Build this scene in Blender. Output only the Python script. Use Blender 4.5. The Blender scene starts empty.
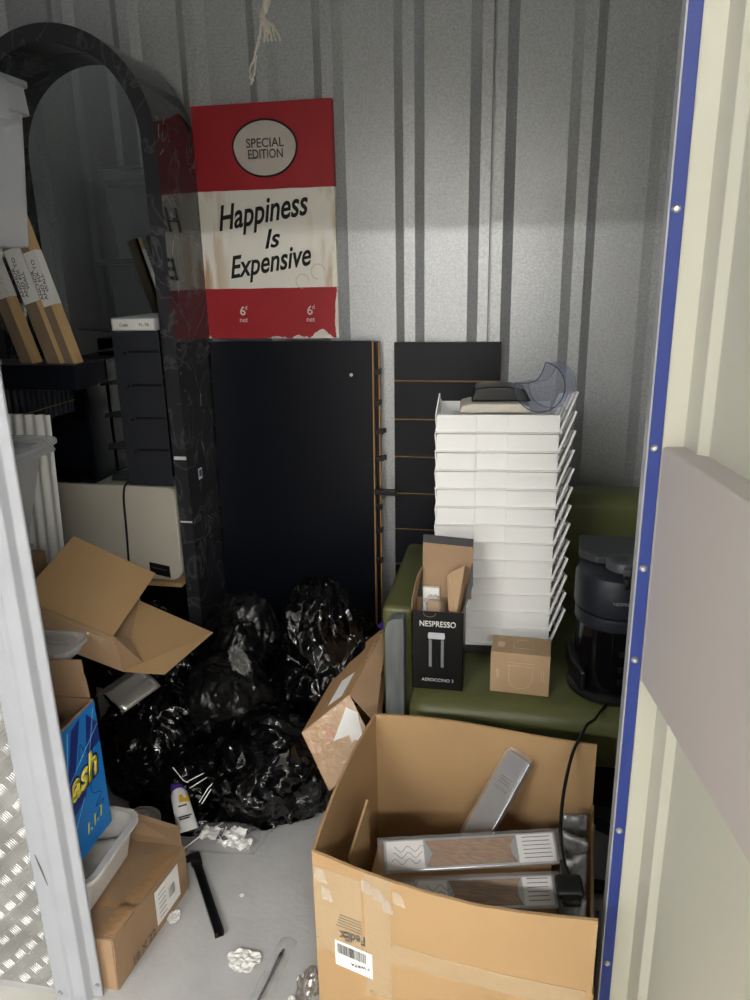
import bpy, bmesh, math, random
from mathutils import Vector, Matrix, noise
random.seed(7)
SC = bpy.context.scene
COL = SC.collection
PI = math.pi

# ------------------------------------------------------------------ helpers
def lin(c):
    return tuple(((v / 255) / 12.92 if v / 255 <= .04045 else ((v / 255 + .055) / 1.055) ** 2.4) for v in c) + (1,)

def mat(name, col, rough=.5, metal=0., spec=.5, var=None, bump=None, coat=0., trans=0., ior=1.45, alpha=None, coords='Object'):
    """col in 0-255 sRGB; var=(scale, col2[, stretch]); bump=(scale, strength[, detail])"""
    m = bpy.data.materials.new(name); m.use_nodes = True
    nt = m.node_tree; N = nt.nodes; L = nt.links
    b = N['Principled BSDF']
    b.inputs['Base Color'].default_value = lin(col)
    b.inputs['Roughness'].default_value = rough
    b.inputs['Metallic'].default_value = metal
    b.inputs['Specular IOR Level'].default_value = spec
    b.inputs['Coat Weight'].default_value = coat
    b.inputs['Transmission Weight'].default_value = trans
    b.inputs['IOR'].default_value = ior
    tc = N.new('ShaderNodeTexCoord')
    if var:
        mp = N.new('ShaderNodeMapping'); L.new(tc.outputs[coords], mp.inputs[0])
        if len(var) > 2: mp.inputs['Scale'].default_value = var[2]
        n = N.new('ShaderNodeTexNoise'); n.inputs['Scale'].default_value = var[0]; n.inputs['Detail'].default_value = 5
        L.new(mp.outputs[0], n.inputs['Vector'])
        r = N.new('ShaderNodeValToRGB'); r.color_ramp.elements[0].position = .35; r.color_ramp.elements[1].position = .65
        r.color_ramp.elements[0].color = lin(col); r.color_ramp.elements[1].color = lin(var[1])
        L.new(n.outputs['Fac'], r.inputs[0]); L.new(r.outputs[0], b.inputs['Base Color'])
    if bump:
        n2 = N.new('ShaderNodeTexNoise'); n2.inputs['Scale'].default_value = bump[0]
        n2.inputs['Detail'].default_value = bump[2] if len(bump) > 2 else 3
        L.new(tc.outputs[coords], n2.inputs['Vector'])
        bp = N.new('ShaderNodeBump'); bp.inputs['Strength'].default_value = bump[1]; bp.inputs['Distance'].default_value = .01
        L.new(n2.outputs['Fac'], bp.inputs['Height']); L.new(bp.outputs[0], b.inputs['Normal'])
    if alpha is not None:
        b.inputs['Alpha'].default_value = alpha
    return m

class B:
    """collects shapes in world coordinates and links them as one mesh object"""
    def __init__(s): s.bm = bmesh.new()
    def box(s, x0, x1, y0, y1, z0, z1, M=None):
        c = [Vector((x, y, z)) for z in (z0, z1) for y in (y0, y1) for x in (x0, x1)]
        if M is not None: c = [M @ v for v in c]
        v = [s.bm.verts.new(p) for p in c]
        for f in ((0, 2, 3, 1), (4, 5, 7, 6), (0, 1, 5, 4), (2, 6, 7, 3), (0, 4, 6, 2), (1, 3, 7, 5)):
            s.bm.faces.new([v[i] for i in f])
        return s
    def rbox(s, x0, x1, y0, y1, z0, z1, r, seg=3, M=None):
        t = bmesh.new(); tb = B(); tb.bm.free(); tb.bm = t
        tb.box(x0, x1, y0, y1, z0, z1)
        bmesh.ops.bevel(t, geom=t.edges[:], offset=r, segments=seg, affect='EDGES', profile=.5)
        s.merge(t, M); return s
    def merge(s, t, M=None):
        t.verts.ensure_lookup_table(); t.verts.index_update()
        vs = [s.bm.verts.new((M @ v.co) if M is not None else v.co) for v in t.verts]
        for f in t.faces:
            try: s.bm.faces.new([vs[v.index] for v in f.verts])
            except ValueError: pass
        t.free()
    def poly(s, pts, t):
        """thick panel from a planar-ish outline"""
        P = [Vector(p) for p in pts]; n = Vector((0, 0, 0))
        for i in range(len(P)):
            n += P[i].cross(P[(i + 1) % len(P)])
        n.normalize()
        a = [s.bm.verts.new(p + n * t / 2) for p in P]; b = [s.bm.verts.new(p - n * t / 2) for p in P]
        s.bm.faces.new(a); s.bm.faces.new(b[::-1])
        k = len(P)
        for i in range(k):
            s.bm.faces.new((a[i], b[i], b[(i + 1) % k], a[(i + 1) % k]))
        return s
    def prism(s, pts, axis, a0, a1, M=None):
        """2D outline extruded along axis; for 'x' pts are (y,z), 'y' (x,z), 'z' (x,y)"""
        def mk(p, a):
            q = {'x': (a, p[0], p[1]), 'y': (p[0], a, p[1]), 'z': (p[0], p[1], a)}[axis]
            q = Vector(q); return M @ q if M is not None else q
        a = [s.bm.verts.new(mk(p, a0)) for p in pts]; b = [s.bm.verts.new(mk(p, a1)) for p in pts]
        k = len(pts)
        s.bm.faces.new(a[::-1]); s.bm.faces.new(b)
        for i in range(k): s.bm.faces.new((a[i], a[(i + 1) % k], b[(i + 1) % k], b[i]))
        return s
    def tube(s, pts, r, seg=8):
        P = [Vector(p) for p in pts]; rings = []
        up = Vector((.13, .21, .97))
        for i, p in enumerate(P):
            d = (P[min(i + 1, len(P) - 1)] - P[max(i - 1, 0)]).normalized()
            u = d.cross(up)
            if u.length < 1e-3: u = d.cross(Vector((1, 0, 0)))
            u.normalize(); w = d.cross(u).normalized()
            rr = r[i] if isinstance(r, (list, tuple)) else r
            rings.append([s.bm.verts.new(p + (u * math.cos(2 * PI * k / seg) + w * math.sin(2 * PI * k / seg)) * rr) for k in range(seg)])
        for a, b in zip(rings, rings[1:]):
            for k in range(seg): s.bm.faces.new((a[k], a[(k + 1) % seg], b[(k + 1) % seg], b[k]))
        s.bm.faces.new(rings[0][::-1]); s.bm.faces.new(rings[-1])
        return s
    def lathe(s, prof, M, seg=40, a0=0, a1=2 * PI):
        """prof: (r, z) list round local z"""
        full = abs(a1 - a0 - 2 * PI) < 1e-6; n = seg if full else seg + 1
        rings = []
        for r, z in prof:
            if r < 1e-6: rings.append([s.bm.verts.new(M @ Vector((0, 0, z)))])
            else: rings.append([s.bm.verts.new(M @ Vector((r * math.cos(a0 + (a1 - a0) * k / seg), r * math.sin(a0 + (a1 - a0) * k / seg), z))) for k in range(n)])
        for a, b in zip(rings, rings[1:]):
            for k in range(seg):
                k2 = (k + 1) % n
                q = [a[k % len(a)], a[k2 % len(a)], b[k2 % len(b)], b[k % len(b)]]
                q2 = []
                for v in q:
                    if v not in q2: q2.append(v)
                if len(q2) >= 3:
                    try: s.bm.faces.new(q2)
                    except ValueError: pass
        return s
    def sheet(s, f, nu, nv, t):
        """thick sheet from a function f(u,v)->point"""
        g = [[Vector(f(i / nu, j / nv)) for j in range(nv + 1)] for i in range(nu + 1)]
        def nrm(i, j):
            a = g[min(i + 1, nu)][j] - g[max(i - 1, 0)][j]; b = g[i][min(j + 1, nv)] - g[i][max(j - 1, 0)]
            return a.cross(b).normalized()
        A = [[s.bm.verts.new(g[i][j] + nrm(i, j) * t / 2) for j in range(nv + 1)] for i in range(nu + 1)]
        Bq = [[s.bm.verts.new(g[i][j] - nrm(i, j) * t / 2) for j in range(nv + 1)] for i in range(nu + 1)]
        for i in range(nu):
            for j in range(nv):
                s.bm.faces.new((A[i][j], A[i + 1][j], A[i + 1][j + 1], A[i][j + 1]))
                s.bm.faces.new((Bq[i][j], Bq[i][j + 1], Bq[i + 1][j + 1], Bq[i + 1][j]))
        for i in range(nu):
            for j in (0, nv): s.bm.faces.new((A[i][j], A[i + 1][j], Bq[i + 1][j], Bq[i][j]))
        for j in range(nv):
            for i in (0, nu): s.bm.faces.new((A[i][j], A[i][j + 1], Bq[i][j + 1], Bq[i][j]))
        return s
    def out(s, name, m, parent=None, smooth=False, bevel=0, seg=2):
        bm = s.bm
        bmesh.ops.recalc_face_normals(bm, faces=bm.faces[:])
        if parent is not None: org = root_loc(parent)
        else:
            xs = [v.co.x for v in bm.verts]; ys = [v.co.y for v in bm.verts]; zs = [v.co.z for v in bm.verts]
            org = Vector(((min(xs) + max(xs)) / 2, (min(ys) + max(ys)) / 2, min(zs)))
        for v in bm.verts: v.co -= org
        me = bpy.data.meshes.new(name); bm.to_mesh(me); bm.free()
        o = bpy.data.objects.new(name, me); COL.objects.link(o)
        me.materials.append(m)
        if parent is not None: o.parent = parent
        else: o.location = org
        if smooth:
            for p in me.polygons: p.use_smooth = True
            if smooth != 'all':
                e = o.modifiers.new('split', 'EDGE_SPLIT'); e.split_angle = math.radians(35)
        if bevel:
            mo = o.modifiers.new('bevel', 'BEVEL'); mo.width = bevel; mo.segments = seg; mo.limit_method = 'ANGLE'; mo.angle_limit = math.radians(30)
        return o

def root_loc(o):
    while o.parent: o = o.parent
    return Vector(o.location)

def thing(name, label, cat, loc, group=None):
    o = bpy.data.objects.new(name, None); COL.objects.link(o); o.empty_display_size = .05
    o.location = loc; tag(o, label, cat, group); return o
def tag(o, label, cat, group=None):
    o['label'] = label; o['category'] = cat
    if group: o['group'] = group
    return o
def struct(o): o['kind'] = 'structure'; return o
def rot(loc, z=0, x=0, y=0):
    return Matrix.Translation(loc) @ Matrix.Rotation(z, 4, 'Z') @ Matrix.Rotation(y, 4, 'Y') @ Matrix.Rotation(x, 4, 'X')

def txt(name, s, m, parent, org, xd, yd, w=None, h=None, shear=0., sp=1., fmap=None, bold=0., th=.0004):
    """lettering as thin raised mesh; org = centre"""
    cu = bpy.data.curves.new(name, 'FONT'); cu.body = s; cu.align_x = 'CENTER'; cu.shear = shear; cu.space_character = sp
    cu.resolution_u = 4; cu.offset = bold
    o = bpy.data.objects.new(name + '_tmp', cu); COL.objects.link(o)
    dg = bpy.context.evaluated_depsgraph_get()
    me = bpy.data.meshes.new_from_object(o.evaluated_get(dg))
    bpy.data.objects.remove(o); bpy.data.curves.remove(cu)
    xs = [v.co.x for v in me.vertices]; ys = [v.co.y for v in me.vertices]
    cx, cy = (min(xs) + max(xs)) / 2, (min(ys) + max(ys)) / 2
    sx = w / (max(xs) - min(xs)) if w else None
    sy = h / (max(ys) - min(ys)) if h else sx
    if sx is None: sx = sy
    xd = Vector(xd).normalized(); yd = Vector(yd).normalized(); n = xd.cross(yd).normalized(); org = Vector(org)
    b = B(); b.bm.from_mesh(me); bpy.data.meshes.remove(me)
    r = bmesh.ops.extrude_face_region(b.bm, geom=b.bm.faces[:])
    for g in r['geom']:
        if isinstance(g, bmesh.types.BMVert): g.co.z = th
    for v in b.bm.verts:
        x, y, z = (v.co.x - cx) * sx, (v.co.y - cy) * sy, v.co.z
        v.co = fmap(x, y, z) if fmap else org + xd * x + yd * y + n * (z + .0003)
    return b.out(name, m, parent)

def bag(name, c, rad, seed, m, label, drape=.0, knot=None, sub=6, crump=1., flat=.25, zmin=0.004, group='black bin bags heaped on the floor'):
    """a filled refuse sack: one crumpled closed surface"""
    bm = bmesh.new(); bmesh.ops.create_icosphere(bm, subdivisions=sub, radius=1)
    c = Vector(c); off = Vector((seed * 3.1, seed * 1.7, seed * 2.3))
    for v in bm.verts:
        n = v.co.normalized()
        p = n * 1.0 + off
        r = 1 + .22 * noise.noise(p * 1.1) + .1 * noise.noise(p * 2.3)
        w = Vector((noise.noise(p * 1.7 + Vector((9, 0, 0))), noise.noise(p * 1.7 + Vector((0, 9, 0))), noise.noise(p * 1.7 + Vector((0, 0, 9))))) * .45
        q = p + w
        q2 = Vector((q.x * 1.5, q.y * 1.5, q.z * .8))
        d, _ = noise.voronoi(q2 * 1.9)
        cr = min(d[1] - d[0], .6) / .6
        s1 = 1 - abs(noise.noise(Vector((q.x * 2.2, q.y * 2.2, q.z * 1.2)) + Vector((4, 4, 4)))) * 2.2
        s2 = 1 - abs(noise.noise(Vector((q.x * 4.6, q.y * 4.6, q.z * 2.2)) + Vector((14, 4, 8)))) * 2.4
        s3 = 1 - abs(noise.noise(q * 9.5 + Vector((1, 24, 8)))) * 2.4
        r += crump * (.08 * cr + .05 * max(0, s1) ** 3 + .028 * max(0, s2) ** 3 + .010 * max(0, s3) ** 3)
        if knot:
            k = Vector(knot[:3]).normalized(); dt = n.dot(k)
            if dt > .75:
                tt = (dt - .75) / .25
                ang = math.atan2(n.cross(k).z + n.x, n.y + .2)
                r += knot[3] * tt ** 1.6 * (1 + .25 * math.sin(ang * 9 + noise.noise(q * 3) * 4))
        x, y, z = n.x * rad[0] * r, n.y * rad[1] * r, n.z * rad[2] * r
        pz = c.z + z
        if pz < zmin + .03:                                     # settles on the floor
            ex = (zmin + .03 - pz); k = 1 + flat * ex / rad[2]
            x *= k; y *= k; pz = zmin + max(0, .03 - ex * .25) * (.6 + .4 * noise.noise(q * 5))
            pz = max(pz, zmin)
        v.co = Vector((c.x + x, c.y + y, pz))
    b = B(); b.bm.free(); b.bm = bm
    o = b.out(name, m, None, smooth='all')
    tag(o, label, 'bin bag', group)
    return o

# ------------------------------------------------------------------ materials
GALV = mat('galvanised', (172, 174, 176), .42, .55, var=(160, (196, 198, 200)), bump=(420, .12))
CONC = mat('concrete_floor', (180, 180, 179), .5, var=(7, (193, 193, 192)), bump=(60, .08, 6))
CORR = mat('corridor_floor', (205, 203, 195), .45, var=(5, (190, 188, 180)))
WHITE_PAINT = mat('white_paint', (232, 230, 224), .6)
CEIL = mat('ceiling_board', (125, 125, 123), .8)
JAMB = mat('grey_powder_coat', (160, 162, 168), .4, var=(12, (155, 157, 163)))
TREAD = mat('tread_aluminium', (190, 190, 188), .32, .85, var=(9, (160, 160, 158)))
BLUE_TRIM = mat('blue_trim', (36, 56, 130), .45)
SILVER = mat('silver_screw', (205, 205, 205), .3, .9)
DOOR_CREAM = mat('door_cream_paint', (194, 193, 178), .45)
DOOR_PLATE = mat('door_plate_pinkish_grey', (184, 176, 172), .5)  # slightly pinker and greyer than the door leaf
KRAFT = mat('kraft', (176, 144, 103), .75, var=(3, (169, 136, 96)), bump=(140, .05))
KRAFT2 = mat('kraft_dull', (162, 133, 104), .75, var=(5, (152, 123, 94)), bump=(90, .08))
KRAFT_IN = mat('kraft_inside', (190, 152, 106), .8, var=(6, (178, 142, 98)))
KRAFT_LIGHT = mat('kraft_pale', (182, 153, 120), .75, var=(8, (175, 146, 113)))
EDGE = mat('torn_edge', (214, 182, 130), .9)
TAPE = mat('clear_tape', (214, 188, 150), .15, 0, .6, alpha=.45, bump=(35, .5))
TAPE2 = mat('brown_tape', (172, 136, 98), .22, bump=(40, .3))
def bagmat(name, col, rough, k1, k2, spec=.55):
    """thin plastic crumpled into small tilted facets"""
    m = mat(name, col, rough, 0, spec); nt = m.node_tree; N = nt.nodes; L = nt.links; b = N['Principled BSDF']
    tc = N.new('ShaderNodeTexCoord'); ge = N.new('ShaderNodeNewGeometry')
    nz = N.new('ShaderNodeTexNoise'); nz.inputs['Scale'].default_value = 7; nz.inputs['Detail'].default_value = 2
    L.new(tc.outputs['Object'], nz.inputs['Vector'])
    def vm(op, a, b_, sc=None):
        n = N.new('ShaderNodeVectorMath'); n.operation = op; L.new(a, n.inputs[0])
        if b_ is not None:
            if isinstance(b_, tuple): n.inputs[1].default_value = b_
            else: L.new(b_, n.inputs[1])
        if sc is not None: n.inputs['Scale'].default_value = sc
        return n.outputs[0]
    warp = vm('ADD', tc.outputs['Object'], vm('SCALE', vm('SUBTRACT', nz.outputs['Color'], (.5, .5, .5)), None, .16))
    acc = ge.outputs['Normal']
    for sc, k in ((17, k1), (44, k2)):
        v = N.new('ShaderNodeTexVoronoi'); v.feature = 'SMOOTH_F1'; v.inputs['Scale'].default_value = sc; v.inputs['Smoothness'].default_value = .12
        L.new(warp, v.inputs['Vector'])
        acc = vm('ADD', acc, vm('SCALE', vm('SUBTRACT', v.outputs['Color'], (.5, .5, .5)), None, k))
    L.new(vm('NORMALIZE', acc, None), b.inputs['Normal'])
    return m
BAGM = bagmat('black_plastic_bag', (7, 7, 8), .14, .75, .65)
BAGM2 = bagmat('black_plastic_bag_matt', (17, 17, 18), .30, .40, .35)
PANEL_BLK = mat('black_melamine', (14, 17, 26), .42, 0, .25)
GROOVE = mat('mdf_core', (182, 140, 88), .7)
BLACK = mat('black_plastic', (18, 18, 20), .4)
BLACK_SOFT = mat('black_satin', (29, 33, 42), .45)
GLOSSBLK = mat('black_gloss', (10, 10, 12), .08, 0, .5)
DARKMET = mat('black_metal', (20, 23, 32), .42, .3)
WHITE = mat('white_plastic', (244, 244, 242), .38)
CREAM = mat('cream_plastic', (206, 199, 184), .42)
GREEN = mat('olive_leatherette', (96, 99, 60), .38, 0, .45, var=(3, (90, 93, 55)), bump=(260, .1))
GREYWOOD = mat('grey_wood_grain', (112, 114, 113), .5, var=(14, (88, 90, 90), (3, 3, .4)))
PAPER = mat('white_paper', (235, 234, 230), .8)
INK = mat('black_ink', (24, 23, 24), .7)
GREYINK = mat('grey_ink', (96, 92, 86), .7)
REDP = mat('red_acrylic_paint', (166, 26, 34), .55, var=(6, (150, 20, 30)), bump=(60, .15))
WOODEDGE = mat('birch_edge', (206, 172, 122), .6)
WOODFACE = mat('fibreboard', (138, 120, 98), .7, var=(14, (130, 112, 92)))
BLUEBOX = mat('blue_print', (28, 124, 206), .4)
NAVY = mat('navy_print', (26, 50, 130), .4)
YELLOW = mat('yellow_print', (246, 232, 90), .45)
LBLUE = mat('light_blue_print', (110, 178, 228), .45)
PURPLE = mat('purple_plastic', (84, 52, 150), .35)
SILVERCARD = mat('silver_card', (176, 176, 178), .3, .6)
HAIR = mat('brown_hair_window', (120, 88, 62), .25, var=(30, (156, 120, 86), (1, 14, 14)))
LABELW = mat('pack_label_white', (222, 218, 214), .4)
POUCH = mat('grey_pouch_film', (158, 158, 160), .3, .35, var=(22, (128, 126, 124)), bump=(50, .5))
FOIL = mat('brushed_foil', (222, 220, 216), .28, .8, bump=(18, .3))
CORD = mat('cord_rubber', (16, 16, 16), .45)
STRING = mat('cotton_string', (226, 220, 206), .9)
CLOTHGREY = mat('grey_blue_fabric', (150, 160, 178), .85, bump=(70, .3))

def clear(name, col, op, rough=.15, ff=.5):
    m = bpy.data.materials.new(name); m.use_nodes = True; nt = m.node_tree; N = nt.nodes
    b = N['Principled BSDF']; b.inputs['Base Color'].default_value = lin(col); b.inputs['Roughness'].default_value = rough
    b.inputs['Specular IOR Level'].default_value = .6
    t = N.new('ShaderNodeBsdfTransparent'); t.inputs[0].default_value = lin(tuple(min(255, v + 25) for v in col))
    fr = N.new('ShaderNodeLayerWeight'); fr.inputs[0].default_value = .3
    ma = N.new('ShaderNodeMath'); ma.operation = 'MULTIPLY_ADD'; ma.inputs[1].default_value = ff; ma.inputs[2].default_value = op; ma.use_clamp = True
    nt.links.new(fr.outputs['Facing'], ma.inputs[0])
    mx = N.new('ShaderNodeMixShader'); nt.links.new(ma.outputs[0], mx.inputs[0])
    nt.links.new(t.outputs[0], mx.inputs[1]); nt.links.new(b.outputs[0], mx.inputs[2])
    nt.links.new(mx.outputs[0], N['Material Output'].inputs[0])
    return m
CLEARBOX = clear('frosted_polypropylene', (232, 236, 242), .24, .3, .35)
CLEARTUB = clear('clear_polypropylene', (236, 236, 234), .42, .25)
CLEARBAG = clear('clear_film', (236, 236, 236), .05, .08, .3)
SMOKETANK = clear('smoke_tank', (222, 224, 230), .05, .05, .2)

# arched mirror materials
def marble():
    m = mat('black_marble_laminate', (52, 52, 56), .06, 0, .6)
    nt = m.node_tree; N = nt.nodes; L = nt.links; b = N['Principled BSDF']
    b.inputs['IOR'].default_value = 1.65
    tc = N.new('ShaderNodeTexCoord')
    n = N.new('ShaderNodeTexNoise'); n.inputs['Scale'].default_value = 5; n.inputs['Detail'].default_value = 8; n.inputs['Distortion'].default_value = 1.6
    L.new(tc.outputs['Object'], n.inputs['Vector'])
    a = N.new('ShaderNodeMath'); a.operation = 'SUBTRACT'; a.inputs[1].default_value = .5; L.new(n.outputs['Fac'], a.inputs[0])
    ab = N.new('ShaderNodeMath'); ab.operation = 'ABSOLUTE'; L.new(a.outputs[0], ab.inputs[0])
    r = N.new('ShaderNodeValToRGB'); r.color_ramp.elements[0].color = lin((84, 84, 88)); r.color_ramp.elements[1].color = lin((50, 50, 54)); r.color_ramp.elements[1].position = .03
    L.new(ab.outputs[0], r.inputs[0])
    L.new(r.outputs[0], b.inputs['Base Color'])
    return m
MARBLE = marble()
MIRROR = mat('tinted_mirror', (222, 226, 226), .02, 1.0)

# ------------------------------------------------------------------ camera
cam = bpy.data.cameras.new('camera'); camo = bpy.data.objects.new('camera', cam); COL.objects.link(camo)
cam.sensor_fit = 'VERTICAL'; cam.sensor_height = 36; cam.lens = 27.04; cam.clip_start = .02
R = Matrix(((0.98257089, -0.03599635, 0.18236970), (0.18485403, 0.29255696, -0.93821075), (-0.01958136, 0.95557035, 0.29411202)))
camo.matrix_world = Matrix.Translation((0, 0, 1.55)) @ R.to_4x4()
SC.camera = camo

# ------------------------------------------------------------------ setting
YW = 2.70          # back wall
def corrugated(x0, x1, ribs, depth, half, top):
    pts = [(x0, 0)]
    for c in ribs:
        pts += [(c - half, 0), (c - top, -depth), (c + top, -depth), (c + half, 0)]
    pts.append((x1, 0)); return pts
ribs = [-1.84, -1.585, -1.35, -1.115, -.872, -.65, -.382, .18, .432, .66]
pts = []
for c in ribs:
    if c == .18:      # the double seam channel between the two sheets
        pts += [(-.186, 0), (-.148, -.03), (-.114, -.03), (-.112, -.008), (-.107, -.008), (-.105, -.03), (-.070, -.03), (-.036, 0)]
    pts += [(c - .052, 0), (c - .02, -.022), (c + .018, -.022), (c + .048, 0)]
pts = [(-1.95, 0)] + pts + [(.8, 0)]
b = B(); b.prism([(x, YW + y) for x, y in pts] + [(.8, YW + .04), (-1.95, YW + .04)], 'z', 0, 2.62)
struct(b.out('wall_back', GALV))
XL = -1.92
lp = [(XL, 1.17)]
y = 1.35
while y < 2.66:
    lp += [(XL, y - .055), (XL + .022, y - .03), (XL + .022, y + .03), (XL, y + .055)]; y += .315
lp += [(XL, YW), (XL - .03, YW), (XL - .03, 1.17)]
struct(B().prism(lp, 'z', 0, 2.62).out('wall_left', GALV))
rp = [(.8, 1.17)]
y = 1.4
while y < 2.6:
    rp += [(.8, y - .055), (.778, y - .03), (.778, y + .03), (.8, y + .055)]; y += .3
rp += [(.8, YW), (.83, YW), (.83, 1.17)]
struct(B().prism(rp, 'z', 0, 2.62).out('wall_right', GALV))
struct(B().box(-1.96, .84, 1.13, 2.75, -.05, 0).out('floor', CONC))
struct(B().box(-4.6, 4.6, -3.6, 1.13, -.05, 0).out('floor_corridor', CORR))
struct(B().box(-4.6, 4.6, -3.6, 4.2, 3.4, 3.45).out('ceiling', CEIL))
struct(B().box(-4.6, 4.6, -3.65, -3.6, 0, 3.4).out('wall_corridor', WHITE_PAINT))
struct(B().box(-2.6, 1.6, 1.14, 1.17, 2.03, 2.62).out('wall_lintel', WHITE_PAINT))
struct(B().box(-2.6, -.966, 1.145, 1.17, 0, 2.03).out('wall_front', WHITE_PAINT))
struct(B().box(.30, 1.6, 1.14, 1.17, 0, 2.03).out('wall_front_right', WHITE_PAINT))
# left door post: stepped steel profile
b = B(); b.prism([(-.966, 1.118), (-.926, 1.112), (-.919, 1.117), (-.893, 1.121), (-.886, 1.138), (-.868, 1.143), (-.868, 1.149), (-.896, 1.182), (-.966, 1.182)], 'z', 0, 2.03)
j = struct(b.out('trim_1', JAMB, bevel=.0025))
b = B()
for x, z in ((-.950, .03), (-.876, .035)): b.lathe([(0, .006), (.004, .005), (.006, 0), (.006, -.004), (0, -.004)], rot((x, 1.115 if x < -.9 else 1.141, z), x=PI / 2), 12)
b.out('screw', SILVER, j, True)
# scuff on the post
B().poly([(-.950, 1.1145, .405), (-.938, 1.113, .37), (-.930, 1.1118, .33), (-.934, 1.1122, .34), (-.946, 1.114, .38)], .0008).out('scuff', GREYINK, j)
# tread plate kick panel
b = B(); b.box(-2.6, -.967, 1.135, 1.145, .012, 1.0)
t0 = bmesh.new(); bmesh.ops.create_icosphere(t0, subdivisions=1, radius=1)
base = [v.co.copy() for v in t0.verts]; bf = [[v.index for v in f.verts] for f in t0.faces]; t0.free()
def lozenge(bb, M):
    vs = [bb.bm.verts.new(M @ v) for v in base]
    for f in bf: bb.bm.faces.new([vs[i] for i in f])
s = .034
for i in range(22):
    for k in range(30):
        cx, cz = -.985 - i * s, .03 + k * s
        a = PI / 4 if (i + k) % 2 else -PI / 4
        for q in (-1.6, -.8, 0, .8, 1.6):
            o = .0075 * q
            M = Matrix.Translation((cx + o * math.sin(a) * -1, 1.135, cz + o * math.cos(a))) @ Matrix.Rotation(-a, 4, 'Y') @ Matrix.Diagonal((.0135, .0014, .0019, 1))
            lozenge(b, M)
struct(b.out('baseboard_front', TREAD, smooth=True))
# right jamb with blue edging and screws
b = B(); b.prism([(.193, 1.146), (.212, 1.146), (.212, 1.175), (.193, 1.175)], 'z', 0, 2.03)
j = struct(b.out('trim_2', BLUE_TRIM, bevel=.001))
B().box(.1905, .1930, 1.1445, 1.176, 0, 2.03).out('edge_bead', JAMB, j)
for z in (1.92, 1.62, 1.287, 1.095, .935, .6, .3):
    B().lathe([(0, .005), (.0035, .0042), (.006, .001), (.006, -.003), (0, -.003)], rot((.2015, 1.146, z), x=PI / 2), 14).out('screw', SILVER, j, True)
struct(B().box(.212, .31, 1.15, 1.17, 0, 2.03).out('trim_3', DOOR_CREAM))
# door leaf, swung out towards the corridor on the right
A = math.atan2(.157, 1)          # swing past square
MD = Matrix.Translation((.2135, 1.147, 0)) @ Matrix.Rotation(A, 4, 'Z')   # local -y runs along the leaf, -x is its inner face
d = B()
# profile in (x,y): hinge rim, groove, recessed skin, far rim, back
prof = [(.030, 0), (.030, -.052), (.042, -.066), (.042, -.93), (.020, -.95), (.020, -1.0), (.075, -1.0), (.075, 0)]
d.prism(prof, 'z', .012, 2.02, MD)
door = struct(d.out('door_1', DOOR_CREAM, bevel=.0015))
d = B(); d.box(0, .05, -.93, -.0005, .898, 1.290, MD)
d.out('lock_plate', DOOR_PLATE, door, bevel=.004, seg=3)

# ------------------------------------------------------------------ corridor lamp, plus two unseen outer ones added to brighten the unit
em = bpy.data.materials.new('lamp_diffuser'); em.use_nodes = True
nb = em.node_tree.nodes['Principled BSDF']; nb.inputs['Emission Color'].default_value = (1, .985, .96, 1); nb.inputs['Emission Strength'].default_value = 80
for x, lab in ((-1.9, 'added unseen batten light over the corridor, left of the unit'), (1.1, 'white batten light over the corridor, nearest behind the viewer'), (3.8, 'added unseen batten light over the corridor, right of the unit')):
    lamp = thing('ceiling_light', lab, 'ceiling light', (x, -2.6, 2.88), 'corridor batten lights')
    B().box(x - .75, x + .75, -2.72, -2.48, 2.90, 2.96).out('housing', WHITE, lamp, bevel=.005)
    B().box(x - .73, x + .73, -2.70, -2.50, 2.875, 2.90).out('diffuser', em, lamp)
    for q in (-.5, .5): B().tube([(x + q, -2.6, 2.96), (x + q, -2.6, 3.4)], .006, 6).out('hanger', WHITE, lamp)

# ------------------------------------------------------------------ arched mirror
AX, AR, AT, AZ = -1.46, .34, .05, 1.94
arch = thing('arched_mirror', 'tall arched black marble effect mirror with a deep frame against the wall', 'mirror', (AX, 2.5, 0))
def arch_pts(r, n=48):
    return [(AX + r, 0)] + [(AX + r * math.cos(PI * k / n), AZ + r * math.sin(PI * k / n)) for k in range(n + 1)] + [(AX - r, 0)]
o_, i_ = arch_pts(AR), arch_pts(AR - AT)
b = B(); Y0, Y1 = 2.36, 2.672
f0 = [b.bm.verts.new((x, Y0, z)) for x, z in o_]; f1 = [b.bm.verts.new((x, Y0, z)) for x, z in i_]
g0 = [b.bm.verts.new((x, Y1, z)) for x, z in o_]; g1 = [b.bm.verts.new((x, Y1, z)) for x, z in i_]
for k in range(len(o_) - 1):
    b.bm.faces.new((f0[k], f0[k + 1], f1[k + 1], f1[k])); b.bm.faces.new((g0[k], g1[k], g1[k + 1], g0[k + 1]))
    b.bm.faces.new((f0[k], g0[k], g0[k + 1], f0[k + 1])); b.bm.faces.new((f1[k], f1[k + 1], g1[k + 1], g1[k]))
for k in (0, -1): b.bm.faces.new((f0[k], f1[k], g1[k], g0[k]))
b.out('frame', MARBLE, arch, True)
B().prism(arch_pts(AR - AT - .001), 'y', 2.505, 2.515).out('mirror_glass', MIRROR, arch)
st = B(); st.box(AX + AR, AX + AR + .0008, 2.445, 2.475, .835, .875); st = st.out('sticker', PAPER, arch)
B().box(AX + AR + .0008, AX + AR + .0014, 2.450, 2.470, .845, .870).out('sticker_print', NAVY, arch)
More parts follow.
